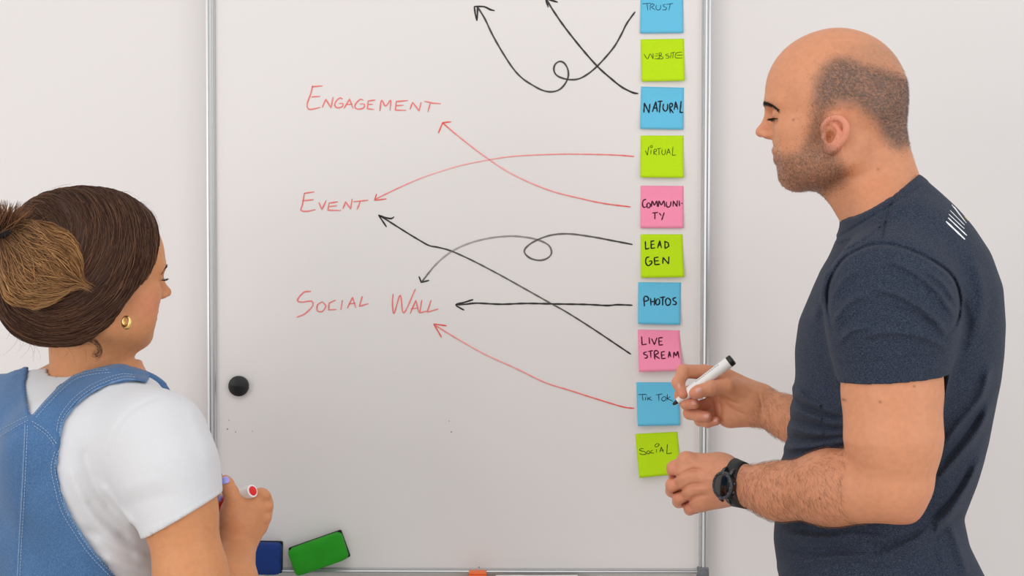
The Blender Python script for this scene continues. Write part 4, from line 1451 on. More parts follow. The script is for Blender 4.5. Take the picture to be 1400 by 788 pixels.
# open the left sleeve: take away everything outside the arm tube below the hem
sl, g3 = tf.cut((P(1143, 500, -.72)[0], -.86, 1.05), (P(1300, 500, -.72)[0], -.60, 1.40))
X, Y, Z = g3
tube = cone(P(1219, 408, -0.655), P(1226, 690, -0.70), 0.088, 0.078)[0](X, Y, Z)
ntor = loft(MTO, mf, mrows)[0](X, Y, Z)
nn2 = np.array((d[2], 0, 0))
a, b_ = P(1150, 526.5, -.72), P(1288, 515, -.72)
dd = b_ - a
n2 = np.array((dd[2], 0, -dd[0])); n2 /= np.linalg.norm(n2)
below = sdot(X, Y, Z, n2) - np.float32(n2 @ a)
tf.F[sl] = np.maximum(tf.F[sl], np.minimum(below, np.minimum(ntor - .004, -tube + .02)))
hq = np.array(P(1220, 521, -0.691)) ; hq2 = np.array(P(1224, 600, -0.70)); hx = (hq2 - hq) / np.linalg.norm(hq2 - hq)
sl, g3 = tf.cut(hq - .09, hq + .09)
X, Y, Z = g3
t_ = sdot(X - np.float32(hq[0]), Y - np.float32(hq[1]), Z - np.float32(hq[2]), hx)
rad_ = np.sqrt((X - np.float32(hq[0]) - t_ * np.float32(hx[0])) ** 2 + (Y - np.float32(hq[1]) - t_ * np.float32(hx[1])) ** 2 + (Z - np.float32(hq[2]) - t_ * np.float32(hx[2])) ** 2)
tf.F[sl] = np.maximum(tf.F[sl], np.minimum(.0636 - rad_, t_ + .010))
sl, g3 = tf.cut((.3, -.45, .86), (.80, -.16, P(1232, 530, -.345)[2]))
X, Y, Z = g3
tf.F[sl] = np.maximum(tf.F[sl], np.minimum(P(1232, 530, -.345)[2] - Z, loft(MTO, mf, mrows)[0](X, Y, Z) - .004))
Vt, Qt = tf.mesh(1)
del tf
shirt = mesh_obj('t_shirt', Vt, Qt, M['navy'], man)
tbvh = bvh_of(Vt, Qt)


def decal_line(mb, bvh, px, w, th=.0004, step=2.0, sm=True):
    q = smooth_line(px, step) if (sm and len(px) > 2) else polyline(px, step)
    pts, nr = [], []
    for x, y in q:
        p, n = hit(bvh, x, y)
        if p is None: continue
        pts.append(p); nr.append(n)
    if len(pts) > 2:
        nr = np.array(nr)
        for _ in range(2): nr[1:-1] = (nr[:-2] + nr[1:-1] * 2 + nr[2:]) / 4
        stroke(mb, np.array(pts) + nr * .0003, nr, w, np.ones((len(pts), 3)), th)


m = MB(); ZW = (1260, 250, 7.883)
for q, w in (([(262, 418), (465, 612)], .0042), ([(285, 380), (485, 570)], .0036), ([(290, 340), (458, 498)], .0026), ([(305, 300), (462, 460)], .0026),
             ([(325, 240), (370, 300), (470, 425)], .0036), ([(350, 262), (400, 330), (482, 440)], .0026)):
    decal_line(m, tbvh, zx(*ZW, q), w)
m.build('printed_letters', M['print_white'], shirt)
m = MB(); decal_line(m, tbvh, zx(*ZW, [(458, 366), (500, 412)]), .004)
if m.v: m.build('yellow_letter', M['print_yellow'], shirt)

# --- trousers and shoes
pf = Field(axis((.30, .80, .007)), axis((-.78, -.22, .007)), axis((0.06, 1.02, .009)))
hz = MTO.copy()
pf.add(loft(MTO, mf, [(.80, 0.0, .125, .165), (.90, mrows[-1][1], .128, .168), (1.0, mrows[-1][1], .125, .160)]), 0.0)
for sg in (1, -1):
    hip = MTO + ml * sg * 0.088; hip[2] = 0.84
    kn = hip + np.array((0.01, 0, -0.36)); an = hip + np.array((0.03, 0, -0.73))
    pf.add(cone(hip, kn, 0.094, 0.072), 0.03); pf.add(cone(kn, an, 0.072, 0.062), 0.02)
V, Q = pf.mesh(2); mesh_obj('trousers', V, Q, M['trouser'], man)


def shoe(c, fdir, parent, mat_):
    sd_ = np.array((-fdir[1], fdir[0], 0))
    R = np.stack([fdir, sd_, (0, 0, 1)])
    lo, hi = c - .2, c + .25
    F = Field(axis((lo[0], hi[0], .005)), axis((lo[1], hi[1], .005)), axis((-.01, .16, .004)))
    F.add(ell(c + fdir * .10 + (0, 0, .03), (.10, .048, .045), R), 0.0)
    F.add(ell(c - fdir * .02 + (0, 0, .04), (.07, .04, .06), R), 0.03)
    F.add(cone(c + (0, 0, .07), c + (0, 0, .11), .045, .047), .02)
    F.clip((0, 0, 0.0), (0, 0, -1)); F.clip((0, 0, .125), (0, 0, 1))
    V, Q = F.mesh(1)
    return mesh_obj('shoe', V, Q, mat_, parent)


for sg in (1, -1):
    c = MTO + ml * sg * 0.088 + np.array((.03, 0, 0)); c[2] = 0
    shoe(c, mf, man, M['shoe'])

# --- wristwatch
wt = empty('wristwatch', P(995, 663, -.56))
wt.parent = man
wt['label'] = 'round black watch with a dark dial on a black strap'
axw = P(1016, 662, -.55) - P(992, 662, -.535); axw = np.array(axw / np.linalg.norm(axw))
wc = np.array(P(1011, 662, -.553))
wn_ = np.array((-.81, -.57, .10)); wn_ -= 0; wn_ /= np.linalg.norm(wn_)
e1 = np.array((0, 0, 1.0)); e1 -= axw * (e1 @ axw); e1 /= np.linalg.norm(e1); e2 = np.cross(axw, e1)
m = MB(); V, F = [], []
n = 48
for i in range(n):
    a = 2 * math.pi * i / n
    dr = math.cos(a) * e1 + math.sin(a) * e2
    for off, r in ((-.0105, 0), (-.0100, .0026), (.0100, .0026), (.0105, 0)):
        o = wc + axw * off
        rr = mbvh.ray_cast(Vector(o + dr * .07), Vector(-dr), .07)
        R_ = .07 - rr[3] if rr[0] is not None else .03
        V.append(o + dr * (max(R_, .022) + r - .0004))
for i in range(n):
    for k in range(3):
        F.append((i * 4 + k, i * 4 + k + 1, ((i + 1) % n) * 4 + k + 1, ((i + 1) % n) * 4 + k))
m.add(V, F); m.build('watch_strap', M['strap'], wt)
cc = np.array(P(988.5, 664, -.578))
up = np.array((0.12, 0, 1.0)); up -= wn_ * (up @ wn_); up /= np.linalg.norm(up); sd_ = np.cross(up, wn_)


def disc(prof, mat_, name, n=48):
    V, F = [], []
    for r, h in prof:
        for i in range(n):
            a = 2 * math.pi * i / n
            V.append(cc + wn_ * h + r * (math.cos(a) * sd_ + math.sin(a) * up))
    for k in range(len(prof) - 1):
        for i in range(n):
            F.append((k * n + i, k * n + (i + 1) % n, (k + 1) * n + (i + 1) % n, (k + 1) * n + i))
    F.append(tuple(range((len(prof) - 1) * n, len(prof) * n)))
    F.append(tuple(range(n - 1, -1, -1)))
    m = MB(); m.add(V, F)
    return m.build(name, mat_, wt, angle=50)


disc([(.0150, -.013), (.0176, -.010), (.0190, -.003), (.0190, .0)], M['black'], 'watch_case')
disc([(.0194, -.001), (.0194, .0018), (.0184, .0030), (.0158, .0030), (.0153, .0018)], M['steel'], 'bezel')
disc([(.0155, .0005), (.0155, .0021), (.0140, .0024)], M['glass'], 'watch_glass')
m = MB()
for k in range(60):
    a = 2 * math.pi * k / 60
    if k % 5 == 0 or k < 0:
        q = [cc + wn_ * .0031 + r * (math.cos(a) * sd_ + math.sin(a) * up) for r in (.0165, .0176)]
        stroke(m, polyline(q, .0005), np.tile(wn_, (len(polyline(q, .0005)), 1)), .0007, np.tile(lin((200, 205, 210)), (len(polyline(q, .0005)), 1)), .0002)
m.build('minute_marks', M['ink'], wt, cols=True)
for sg in (1, -1):
    for s2 in (1, -1):
        q = cc + up * sg * .0160 + sd_ * s2 * .0080
        m = MB(); m.tube([q - wn_ * .003, q + up * sg * .0045 - wn_ * .006, q + up * sg * .0075 - wn_ * .011], [.0028, .0026, .0022], 10); m.build('lug', M['steel'], wt)
m = MB(); m.tube([cc + up * .016 - wn_ * .002, wc + e1 * .0270 - wn_ * -.014, wc + e1 * .0305 - wn_ * -.002], [.0035, .0035, .002], 10)
for s2 in (1, -1):
    q = cc + sd_ * .0186 + up * .006 * s2 - wn_ * .003
    m2 = MB(); m2.tube([q, q + sd_ * .002], [.0022, .002], 12); m2.build('side_button', M['steel'], wt)

# marker in his hand
root, pd, pat, pL = pen('marker_pen', PEN_TIP, PEN_TAIL, .0092, 'open white marker with black tip and end, held in the fingers at the note column', 'marker pens',
                        {'end': 'black', 'open': True})
side = np.cross(pd, np.array((0, 0, 1.0))); side /= np.linalg.norm(side)
if side[1] > 0: side = -side
upv = np.cross(side, pd); upv = upv if upv[2] > 0 else -upv
barrel_print(root, pat, .0092, .052, .098, side * .6 + upv * .8, upv, 2, (120, 120, 125))

# ================================================================== the woman
WYAW = math.radians(42)
wf = np.array((math.sin(WYAW), math.cos(WYAW), 0)); wr = np.array((math.cos(WYAW), -math.sin(WYAW), 0)); wl = -wr
HYAW = math.radians(58)
gf = np.array((math.sin(HYAW), math.cos(HYAW), 0)); gl = np.array((-math.cos(HYAW), math.sin(HYAW), 0))
WY = -0.55
GO = np.array(P(124.5, 408, WY)); gO, gR = frame_pts(GO, gf, gl)


def G(f, s, u):
    return gO + f * gR[0] + s * gR[1] + u * gR[2]


WT = np.array(P(104, 560, -0.53))
wz = lambda py: P(104, py, -.53)[2]
W_ROWS = [(486, .045, .058, .062), (500, .032, .066, .082), (515, .020, .080, .110), (532, .010, .092, .138), (555, 0, .102, .158), (590, -.004, .112, .168), (640, -.004, .120, .172),
          (700, 0, .124, .170), (788, .004, .124, .164), (900, .005, .122, .156)]
wrows = [(wz(py), fc, a, w) for py, fc, a, w in W_ROWS]
wrows += [(1.00, .0, .125, .17), (.88, -.01, .135, .185), (.80, -.01, .13, .185)]
SHW, ELW = np.array(P(212, 605, -.660)), np.array(P(282, 872, -.70))
WRW = np.array(P(326, 752, -.545))
SHW2 = WT + wl * .165; SHW2[2] = SHW[2]
ELW2 = SHW2 + np.array((.03, .05, -.27)); WRW2 = np.array(P(262, 735, -.46))

wfld = Field(axis((-.86, -.60, .004), (-.60, -.47, .0028), (-.47, -.385, .0018), (-.385, -.30, .0014), (-.30, -.26, .003)),
             axis((-.86, -.70, .004), (-.70, -.56, .0022), (-.56, -.42, .0016), (-.42, -.25, .004)),
             axis((.05, .90, .012), (.90, 1.0, .004), (1.0, 1.17, .0014), (1.17, 1.33, .004), (1.33, 1.56, .0016), (1.56, 1.62, .004)))
head_shape(wfld, G, gR, False, 0.93)
w_earA, w_earN = ear_shape(wfld, G, gR, -1, 0.88, base=(0.004, 0.068, -0.004))
ear_shape(wfld, G, gR, 1, 0.88, base=(0.004, 0.068, -0.004))
wfld.add(cone(G(-.014, 0, -.01), P(121, 525, -.535), .046, .052), .025)
wfld.add(cone(G(.022, 0, -.045), P(138, 520, -.52), .030, .038), .025)
wfld.add(loft(WT, wf, wrows, grow=-.009), .01)
# right arm
wfld.add(cone(SHW, P(244, 695, -.694), .048, .0465), .02)
wfld.add(cone(P(244, 695, -.694), P(262, 790, -.705), .0465, .0445), .02)
wfld.add(cone(P(262, 790, -.705), ELW, .0445, .038), .02)
wfld.add(cone(ELW, P(312, 800, -.61), .038, .037), .015)
wfld.add(cone(P(312, 800, -.61), WRW, .037, .0245), .02)
# left arm, on the far side of the body
wfld.add(cone(SHW2, ELW2, .05, .04), .02); wfld.add(cone(ELW2, WRW2, .038, .024), .02)
# right hand: a loose fist, thumb up along the marker
HY = -.535
for q, y, r in (((357, 680), HY + .020, .0135), ((360, 692), HY + .022, .0145), ((358, 707), HY + .020, .0135), ((353, 721), HY + .016, .0120)):
    wfld.add(cone(P(328, 738, HY), P(*q, y), .0205, r), .009)
wfld.add(cone(P(324, 735, HY), P(320, 700, HY + .002), .023, .0200), .015)
wfld.add(cone(P(330, 715, HY - .004), P(340, 697, HY + .006), .0200, .0180), .015)
WF = [
    [((357, 680), HY + .022, .0118), ((352, 679), HY + .052, .0102), ((326, 681), HY + .052, .0088), ((306, 686), HY + .034, .0076)],
    [((360, 692), HY + .024, .0118), ((354, 691), HY + .056, .0104), ((326, 697), HY + .056, .0090), ((308, 702), HY + .036, .0078)],
    [((358, 707), HY + .022, .0110), ((351, 706), HY + .052, .0098), ((326, 711), HY + .052, .0086), ((312, 713), HY + .034, .0074)],
    [((353, 721), HY + .018, .0098), ((346, 720), HY + .044, .0086), ((326, 723), HY + .044, .0076), ((316, 723), HY + .030, .0068)],
]
for fg in WF:
    chain(wfld, [(P(*q, y), r) for q, y, r in fg], .0028)
for q, y in (((361, 678), HY + .012), ((364, 693), HY + .012), ((362, 709), HY + .010)):
    wfld.add(ell(P(*q, y), (.0095, .009, .0075)), .005)
WTH = [((322, 712), HY - .008, .0180), ((321, 690), HY - .004, .0138), ((315, 673), HY + .004, .0108), ((310, 662), HY + .010, .0096), ((307.5, 657.5), HY + .013, .0084)]
chain(wfld, [(P(*q, y), r) for q, y, r in WTH], .005)
# left hand, mostly hidden: fingers lie round the second marker
LHc = np.array(P(290, 712, HY + .07))
wfld.add(cone(WRW2, P(282, 712, HY + .07), .022, .022), .012)
for k, yq in enumerate((690, 704, 717, 729)):
    chain(wfld, [(P(284, yq + 4, HY + .075), .011), (P(304, yq + 2, HY + .085), .0092), (P(318, yq, HY + .10), .008)], .003)
wfld.add(cone(P(283, 700, HY + .06), P(299, 683, HY + .03), .0115, .0085), .005)
for sg in (1, -1):
    hip = WT + wl * sg * .09; hip[2] = .84
    an = hip + np.array((0, 0, -.73))
    wfld.add(cone(hip, an, .08, .038), .02); wfld.add(cone(an, an + wf * .10 + np.array((0, 0, -.03)), .03, .028), .01)
Vw, Qw = wfld.mesh(1)
del wfld
Nw = vnormals(Vw, Qw)
L = (Vw - gO) @ gR.T / .93
fl, sl_, ul = L.T
base = np.tile(lin((208, 142, 96)), (len(Vw), 1))
headm = (Vw[:, 2] > 1.34)
mix = lambda c, w: base * (1 - w[:, None]) + lin(c) * w[:, None]
lips = headm * np.exp(-(((fl - .094) / .010) ** 2 + ((ul + .0275) / .0085) ** 2 + (sl_ / .019) ** 4))
cheek = headm * np.exp(-(((fl - .075) / .028) ** 2 + ((ul + .01) / .026) ** 2))
base = mix((224, 138, 112), cheek * .5)
base = mix((176, 96, 84), lips * .8)
handw = (Vw[:, 2] < 1.18) & (Vw[:, 0] > P(296, 700, HY)[0]) & (Vw[:, 1] > -.60)
base = mix((206, 138, 98), handw * .4)
for tp in [P(*fg[1][0], fg[1][1]) for fg in WF]:
    base = mix((204, 122, 92), np.exp(-((Vw - tp) ** 2).sum(1) / .012 ** 2) * .4)
woman = mesh_obj('person', Vw, Qw, M['skin'], None, base)
tag(woman, 'person with a brown hair bun, white t-shirt and denim dungarees, seen from behind', 'person')
wbvh = bvh_of(Vw, Qw)
for q in ((205, 723), (244, 706)):
    pass
# painted nails
for q, upq, w_, l_ in (((307.5, 656.5), (-.35, 0, 1), .0125, .0135), ((300.5, 681.5), (.3, 0, 1), .009, .010)):
    hp, hn = hit(wbvh, *q)
    if hp is not None and hp[1] > -.62:
        o = nail('painted_nail', hp - hn * .0002, upq, hn + np.array((-.2, -.3, .4)), w_, l_, M['lavender'], woman)
        o['label'] = 'lavender painted fingernail'
# eyebrow and lashes just showing past the cheek
for sg in (1, -1):
    n = 160
    t = rng.random(n)
    p0, nn = [], []
    for k in t:
        r = wbvh.find_nearest(Vector(G((.112 - .022 * k ** 1.5) * .93, sg * (.012 + .036 * k) * .93, (.047 - .008 * k + .004 * math.sin(k * 3.1)) * .93 + rng.normal(0, .0010))))
        p0.append(np.array(r[0])); nn.append(np.array(r[1]))
    p0, nn = np.array(p0), np.array(nn)
    dr = nn * .3 - gR[0] * .4 + gR[1] * sg * .8 + gR[2] * .2 + rng.normal(0, .15, (n, 3))
    strands('eyebrow', np.stack([p0, p0 + dr * .003 + nn * .0003, p0 + dr * .005], 1), np.array((.00022, .0002, .0001)), np.tile(lin((70, 50, 40)), (n, 1)), M['hair'], woman)
    ec = G(.0865 * .93, sg * .031 * .93, .0288 * .93)
    n = 60
    t = np.linspace(0, 1, n)
    p0 = np.array([ec + gR[0] * .0126 * math.cos((k - .42) * 1.9) + gR[1] * sg * .0140 * math.sin((k - .42) * 1.9) + gR[2] * -.002 for k in t])
    dr = np.array([gR[0] * math.cos((k - .42) * 1.9) + gR[1] * sg * .8 * math.sin((k - .42) * 1.9) for k in t]) + rng.normal(0, .1, (n, 3))
    strands('eyelashes', np.stack([p0, p0 + dr * .005, p0 + dr * .008 + gR[2] * .002], 1), np.array((.0002, .00016, .0001)), np.tile(lin((24, 20, 20)), (n, 1)), M['hair'], woman)
    V, F = [], []
    for i in range(9):
        for j in range(16):
            a, b2 = math.pi * i / 8, 2 * math.pi * j / 16
            V.append(ec - gR[0] * .005 + .0106 * (math.cos(a) * gR[0] + math.sin(a) * (math.cos(b2) * gR[1] + math.sin(b2) * gR[2])) + gR[0] * .001 - gR[2] * .002)
    for i in range(8):
        for j in range(16):
            F.append((i * 16 + j, i * 16 + (j + 1) % 16, (i + 1) * 16 + (j + 1) % 16, (i + 1) * 16 + j))
    m = MB(); m.add(V, F); m.build('eyeball', M['eye'], woman)

# --- white t-shirt
sf = Field(axis((-.90, -.26, .0028)), axis((-.84, -.30, .0030)), axis((.95, 1.42, .0028)))
sf.add(loft(WT, wf, wrows), 0.0)
sf.add(ell(WT + wr * .085 - wf * .070 + np.array((0, 0, -.06)), (.075, .055, .085)), .04)
sf.add(cone(P(170, 546, -.60), SHW, .036, .062), .045)
hc_ = P(255, 703, -.695)
sf.add(cone(SHW, P(230, 645, -.680), .0660, .0630), .03)
sf.add(cone(P(230, 645, -.680), P(255, 730, -.70), .0630, .0560), .02)
sf.add(cone(WT + wl * .07 + np.array((0, 0, .03)), SHW2, .045, .066), .045)
sf.add(cone(SHW2, SHW2 + (ELW2 - SHW2) * .55, .070, .062), .03)
for q, w, h in (([(395, 300), (420, 250), (480, 195), (560, 160)], 3.0, -.0016), ([(370, 380), (378, 330), (400, 290)], 3.0, -.0016),
                ([(290, 330), (310, 420), (350, 500), (400, 560)], 7, -.0035), ([(240, 400), (280, 500), (340, 590), (420, 660)], 8, .0040),
                ([(300, 520), (370, 600), (450, 660)], 6, -.0040), ([(350, 470), (420, 560), (470, 610)], 6, .0045), ([(430, 490), (490, 465), (560, 450)], 9, .0015),
                ([(440, 540), (520, 520), (600, 500)], 8, -.0015), ([(330, 650), (420, 700), (520, 730)], 7, .004), ([(300, 620), (400, 690), (480, 720)], 5, -.0035),
                ([(360, 720), (450, 750), (540, 770)], 6, .0035), ([(500, 620), (640, 560), (765, 485)], 1.6, -.0010), ([(660, 190), (700, 290), (735, 400)], 9, .002)):
    sf.emboss(zx(0, 480, 2.557, q), w, h, (-.84, -.56))
# neckline
A0, A1, A2 = P(58, 486, -.60), P(180, 508, -.57), P(168, 548, -.44)
nn = np.cross(A1 - A0, A2 - A0); nn = nn if nn[2] > 0 else -nn
nn /= np.linalg.norm(nn)
sl, g3 = sf.cut((-.78, -.70, 1.30), (-.36, -.30, 1.45))
dp = sdot(*g3, nn) - np.float32(nn @ A0)
sf.F[sl] -= 0.0012 * ((dp > -.014) & (dp < .002))
sf.F[sl] = np.maximum(sf.F[sl], dp)
sf.sub(cone(G(-.014, 0, -.01), P(121, 525, -.535), .049, .0550), .002)
sf.sub(cone(G(.022, 0, -.045), P(138, 520, -.52), .033, .041), .002)
# sleeve hems
a, b_ = P(201, 733, -.70), P(306, 673, -.70)
dd = b_ - a
n2 = np.array((dd[2], 0, -dd[0])); n2 /= np.linalg.norm(n2)
sl, g3 = sf.cut((P(180, 700, -.7)[0], -.84, .95), (-.26, -.60, 1.2))
X, Y, Z = g3
tor = loft(WT, wf, wrows, grow=.004)[0](X, Y, Z)
below = sdot(X, Y, Z, n2) - np.float32(n2 @ a)
sf.F[sl] = np.maximum(sf.F[sl], np.minimum(below, tor))
h2 = SHW2 + (ELW2 - SHW2) * .5
sl, g3 = sf.cut((-.90, -.60, .95), (h2[0] + .08, -.30, h2[2]))
X, Y, Z = g3
sf.F[sl] = np.maximum(sf.F[sl], np.minimum(h2[2] - Z + X * 0, loft(WT, wf, wrows, grow=.004)[0](X, Y, Z)))
Vs, Qs = sf.mesh(1)
tor_mesh_field = sf
tee = mesh_obj('t_shirt', Vs, Qs, M['tee'], woman)
sbvh = bvh_of(Vs, Qs)

# --- dungarees: a raised cloth layer over the shirt, cut to the outline of bib, panel and straps
BACK = [(42, 570), (37, 548), (35, 525), (40, 500), (51, 482), (58, 465), (-90, 465), (-90, 620), (-170, 700), (-190, 900), (270, 900), (200, 828), (158, 788), (130, 755), (100, 712),
        (84, 676), (77, 642), (81, 613), (83, 597), (88, 577), (103, 555), (125, 538), (148, 526), (187, 520.5), (200, 524), (215, 500), (180, 488), (150, 499), (136, 502), (118, 507), (100, 513),
        (80, 528), (60, 549)]
FRONT = [(-.118, 2), (-.045, 2), (-.070, 1.27), (.070, 1.27), (.045, 2), (.118, 2), (.125, 1.25), (.14, 1.12), (.30, 1.05), (.30, .5), (-.30, .5), (-.30, 1.05), (-.14, 1.12), (-.125, 1.25)]
df = sf
X, Y, Z = [g for g in df.cut((-9, -9, -9), (9, 9, 9))[1]]
df.F -= .0042
near = np.abs(df.F) < .03
Xb, Yb, Zb = np.broadcast_arrays(X, Y, Z)
u = (Xb[near] - WT[0]) * wr[0] + (Yb[near] - WT[1]) * wr[1]
fw_ = (Xb[near] - WT[0]) * wf[0] + (Yb[near] - WT[1]) * wf[1]
pu, pv = to_px(Xb[near].astype(float), Yb[near].astype(float), Zb[near].astype(float))
pd_ = np.where(fw_ < .035, in_poly(pu, pv, BACK) * .001, in_poly(u, Zb[near], FRONT))
vals = df.F[near]
# piped edge: thicker cloth along the border
vals = vals - .0022 * np.exp(-((pd_ + .005) / .0035) ** 2)
vals = np.maximum(vals, pd_)
df.F[near] = vals
rest = ~near & (df.F < 0)
uu = (Xb[rest] - WT[0]) * wr[0] + (Yb[rest] - WT[1]) * wr[1]
fw_ = (Xb[rest] - WT[0]) * wf[0] + (Yb[rest] - WT[1]) * wf[1]
pu, pv = to_px(Xb[rest].astype(float), Yb[rest].astype(float), Zb[rest].astype(float))
df.F[rest] = np.maximum(df.F[rest], np.where(fw_ < .035, in_poly(pu, pv, BACK) * .001, in_poly(uu, Zb[rest], FRONT)))
# keep the cloth off the sleeve
tt = loft(WT, wf, wrows, grow=.03)[0](X, Y, Z)
df.F = np.maximum(df.F, np.where(Zb < 1.16, tt, -1)).astype(np.float32)
Z7 = (0, 480, 2.56)
# panel's top edge is a thick folded hem, the straps are sewn below it
for q, w, h in (([(0, 300), (50, 268), (104, 240)], 4, .0022), ([(108, 240), (160, 275), (208, 330)], 4, .0022), ([(95, 250), (88, 400), (80, 560), (72, 700), (68, 788)], 3.4, .0020),
                ([(84, 250), (77, 400), (69, 560), (62, 788)], 1.6, -.0016)):
    df.emboss(zx(*Z7, q), w, h, (-.84, -.45))
Vd, Qd = df.mesh(1)
del df, sf, tor_mesh_field
dung = mesh_obj('dungarees', Vd, Qd, M['denim'], woman)
dbvh = bvh_of(Vd, Qd)
# seams and stitching
def stitch_row(mb, bvh, px, w=.0010, on=3.0, off=1.3):
    q = smooth_line(px, 0.5) if len(px) > 2 else polyline(px, 0.5)
    sx = np.r_[0, np.cumsum(np.linalg.norm(np.diff(q, axis=0), axis=1))]
    t = 0.0
    while t < sx[-1]:
        seg = [(np.interp(v, sx, q[:, 0]), np.interp(v, sx, q[:, 1])) for v in np.linspace(t, min(t + on, sx[-1]), 4)]
        decal_line(mb, bvh, seg, w, .0006, .8, sm=False)
        t += on + off


seam = MB(); st = MB()
edge_in = [(112, 218), (160, 165), (205, 120), (255, 82), (320, 65), (375, 60)]
edge_out = [(478, 100), (440, 98), (380, 115), (320, 145), (265, 190), (225, 245), (212, 300)]
pan = [(212, 345), (200, 400), (212, 470), (235, 550), (275, 620), (330, 700), (395, 770), (412, 786)]
off = lambda l, dx, dy: [(x + dx, y + dy) for x, y in l]
for line in (off(edge_in, 7, 7), off(edge_out, -6, -7), off(pan, -9, 3), [(0, 300), (50, 270), (100, 243)], [(112, 246), (160, 278), (200, 326)],
             [(0, 278), (50, 252), (98, 228)], [(88, 262), (82, 400), (74, 560), (66, 700), (62, 786)], [(97, 262), (91, 400), (83, 560), (75, 700), (71, 786)],
             [(101, 215), (92, 160), (92, 100), (112, 35), (125, 12)], off(pan, -20, 8), [(120, 262), (165, 296), (192, 332)], off(edge_out, -14, -16), off(edge_in, 14, 16)):
    st = MB(); stitch_row(st, dbvh, zx(*Z7, line))
    if st.v: st.build('stitching', M['thread'], dung)
for line, w in ((pan, .004), (edge_out, .0028), (edge_in, .0026), ([(92, 255), (86, 400), (78, 560), (70, 700), (66, 786)], .0030)):
    dx = -3 if line is not edge_in else 2
    seam = MB(); decal_line(seam, dbvh, zx(*Z7, off(line, dx, 2)), w, .0006)
    o = seam.build('seam', M['seam'], dung)
    o['label'] = 'paler worn edge of the denim'
# trouser legs of the dungarees
lf = Field(axis((-.92, -.34, .007)), axis((-.80, -.28, .007)), axis((.06, 1.06, .009)))
lf.add(loft(WT, wf, [(z, fc, a + .006, w + .006) for z, fc, a, w in wrows if z < 1.06]), 0.0)
for sg in (1, -1):
    hip = WT + wl * sg * .09; hip[2] = .80; an = hip.copy(); an[2] = .09
    lf.add(cone(hip, an, .10, .075), .03)
V, Q = lf.mesh(2); mesh_obj('dungaree_legs', V, Q, M['denim'], woman)
for sg in (1, -1):
    c = WT + wl * sg * .09; c[2] = 0
    shoe(c, wf, woman, M['white'])

# --- earring
c = np.array(P(173, 440.5, -.628))
hp, hn = hit(wbvh, 166, 432)
V, F = [], []
n, k = 40, 14
eu = np.array((0, 0, 1.0)); es = np.array((.80, -.60, 0))
for i in range(n):
    a = 2 * math.pi * i / n
    rr = .0018 + .0016 * (0.5 - 0.5 * math.sin(a))
    cen = .0070 * (math.cos(a) * es + math.sin(a) * eu)
    for j in range(k):
        b2 = 2 * math.pi * j / k
        V.append(c + cen + rr * (math.cos(b2) * (math.cos(a) * es + math.sin(a) * eu) + math.sin(b2) * np.cross(es, eu)))
for i in range(n):
    for j in range(k):
        F.append((i * k + j, i * k + (j + 1) % k, ((i + 1) % n) * k + (j + 1) % k, ((i + 1) % n) * k + j))
m = MB(); m.add(V, F); o = m.build('hoop_earring', M['gold'], woman); o['label'] = 'thick gold hoop earring'

# --- hair: scalp mass, then combed strands, then the bun
hfld = Field(axis((-.76, -.42, .0026)), axis((-.70, -.38, .0026)), axis((1.30, 1.62, .0026)))
hfld.add(ell(G(-.020, 0, .048), (.108, .092, .106), gR), 0)
hfld.add(ell(G(.022, 0, .068), (.080, .078, .078), gR), .03)
hfld.add(ell(G(-.062, 0, -.004), (.062, .070, .058), gR), .03)
hfld.add(ell(G(-.030, -.050, .0), (.050, .034, .056), gR), .03)
hfld.add(ell(G(-.030, .050, .0), (.050, .034, .056), gR), .03)
# hairline: face and ears stay free
hn_ = gR[0] * .80 - gR[2] * .58
hp_ = G(.020, 0, -.008)
sl, g3 = hfld.cut((-9, -9, -9), (9, 9, 9))
X, Y, Z = g3
fq = (X - gO[0]) * gR[0][0] + (Y - gO[1]) * gR[0][1] + (Z - gO[2]) * gR[0][2]
uq = (X - gO[0]) * gR[2][0] + (Y - gO[1]) * gR[2][1] + (Z - gO[2]) * gR[2][2]
sq = (X - gO[0]) * gR[1][0] + (Y - gO[1]) * gR[1][1] + (Z - gO[2]) * gR[1][2]
line_ = np.interp(uq, [-.06, -.045, -.03, -.012, .01, .03, .05, .075, .10, .13], [-.022, -.004, .014, .024, .040, .062, .075, .083, .088, .09]).astype(np.float32)
cutd = (fq - line_) * .8
kk = .012
A = hfld.F
h = np.maximum(kk - np.abs(A - cutd), 0) / kk
hfld.F = np.maximum(A, cutd) + h * h * kk / 4
Vh, Qh = hfld.mesh(2)
del hfld
Nh = vnormals(Vh, Qh)
hb = bvh_of(Vh, Qh)
nzh = rng.normal(0, .12, len(Vh))
Lh = (Vh - gO) @ gR.T
hcol = np.tile(lin((66, 42, 30)), (len(Vh), 1)) * (1 + nzh)[:, None]
hair = mesh_obj('hair', Vh, Qh, M['hair'], woman, hcol)
hair['label'] = 'dark brown combed back hair'

BUN = np.array(P(30, 350, -.67))
back = -gR[0] * .85 - gR[1] * .5; back /= np.linalg.norm(back)


def flow(p, n):
    r = p - BUN
    r = r - n * (r @ n)
    rl = np.linalg.norm(r) + 1e-9
    tang = np.cross(n, r / rl)
    # clockwise as seen from outside, on the camera's side
    if (np.cross(tang, r) @ n) < 0: pass
    tang = -tang if (np.cross(r, tang) @ n) > 0 else tang
    inw = -r / rl
    k = np.clip((rl - .05) / .10, 0, 1)
    d = tang * (.75 + .25 * k) + inw * (.55 - .35 * k)
    d = d - n * (d @ n)
    return d / (np.linalg.norm(d) + 1e-9)


def grow(p, steps, h, lift, fl_fn):
    out = []
    n = None
    for i in range(steps):
        r = hb.find_nearest(Vector(p))
        q, n = np.array(r[0]), np.array(r[1])
        out.append(q + n * lift[i])
        p = q + fl_fn(q, n) * h
    return out


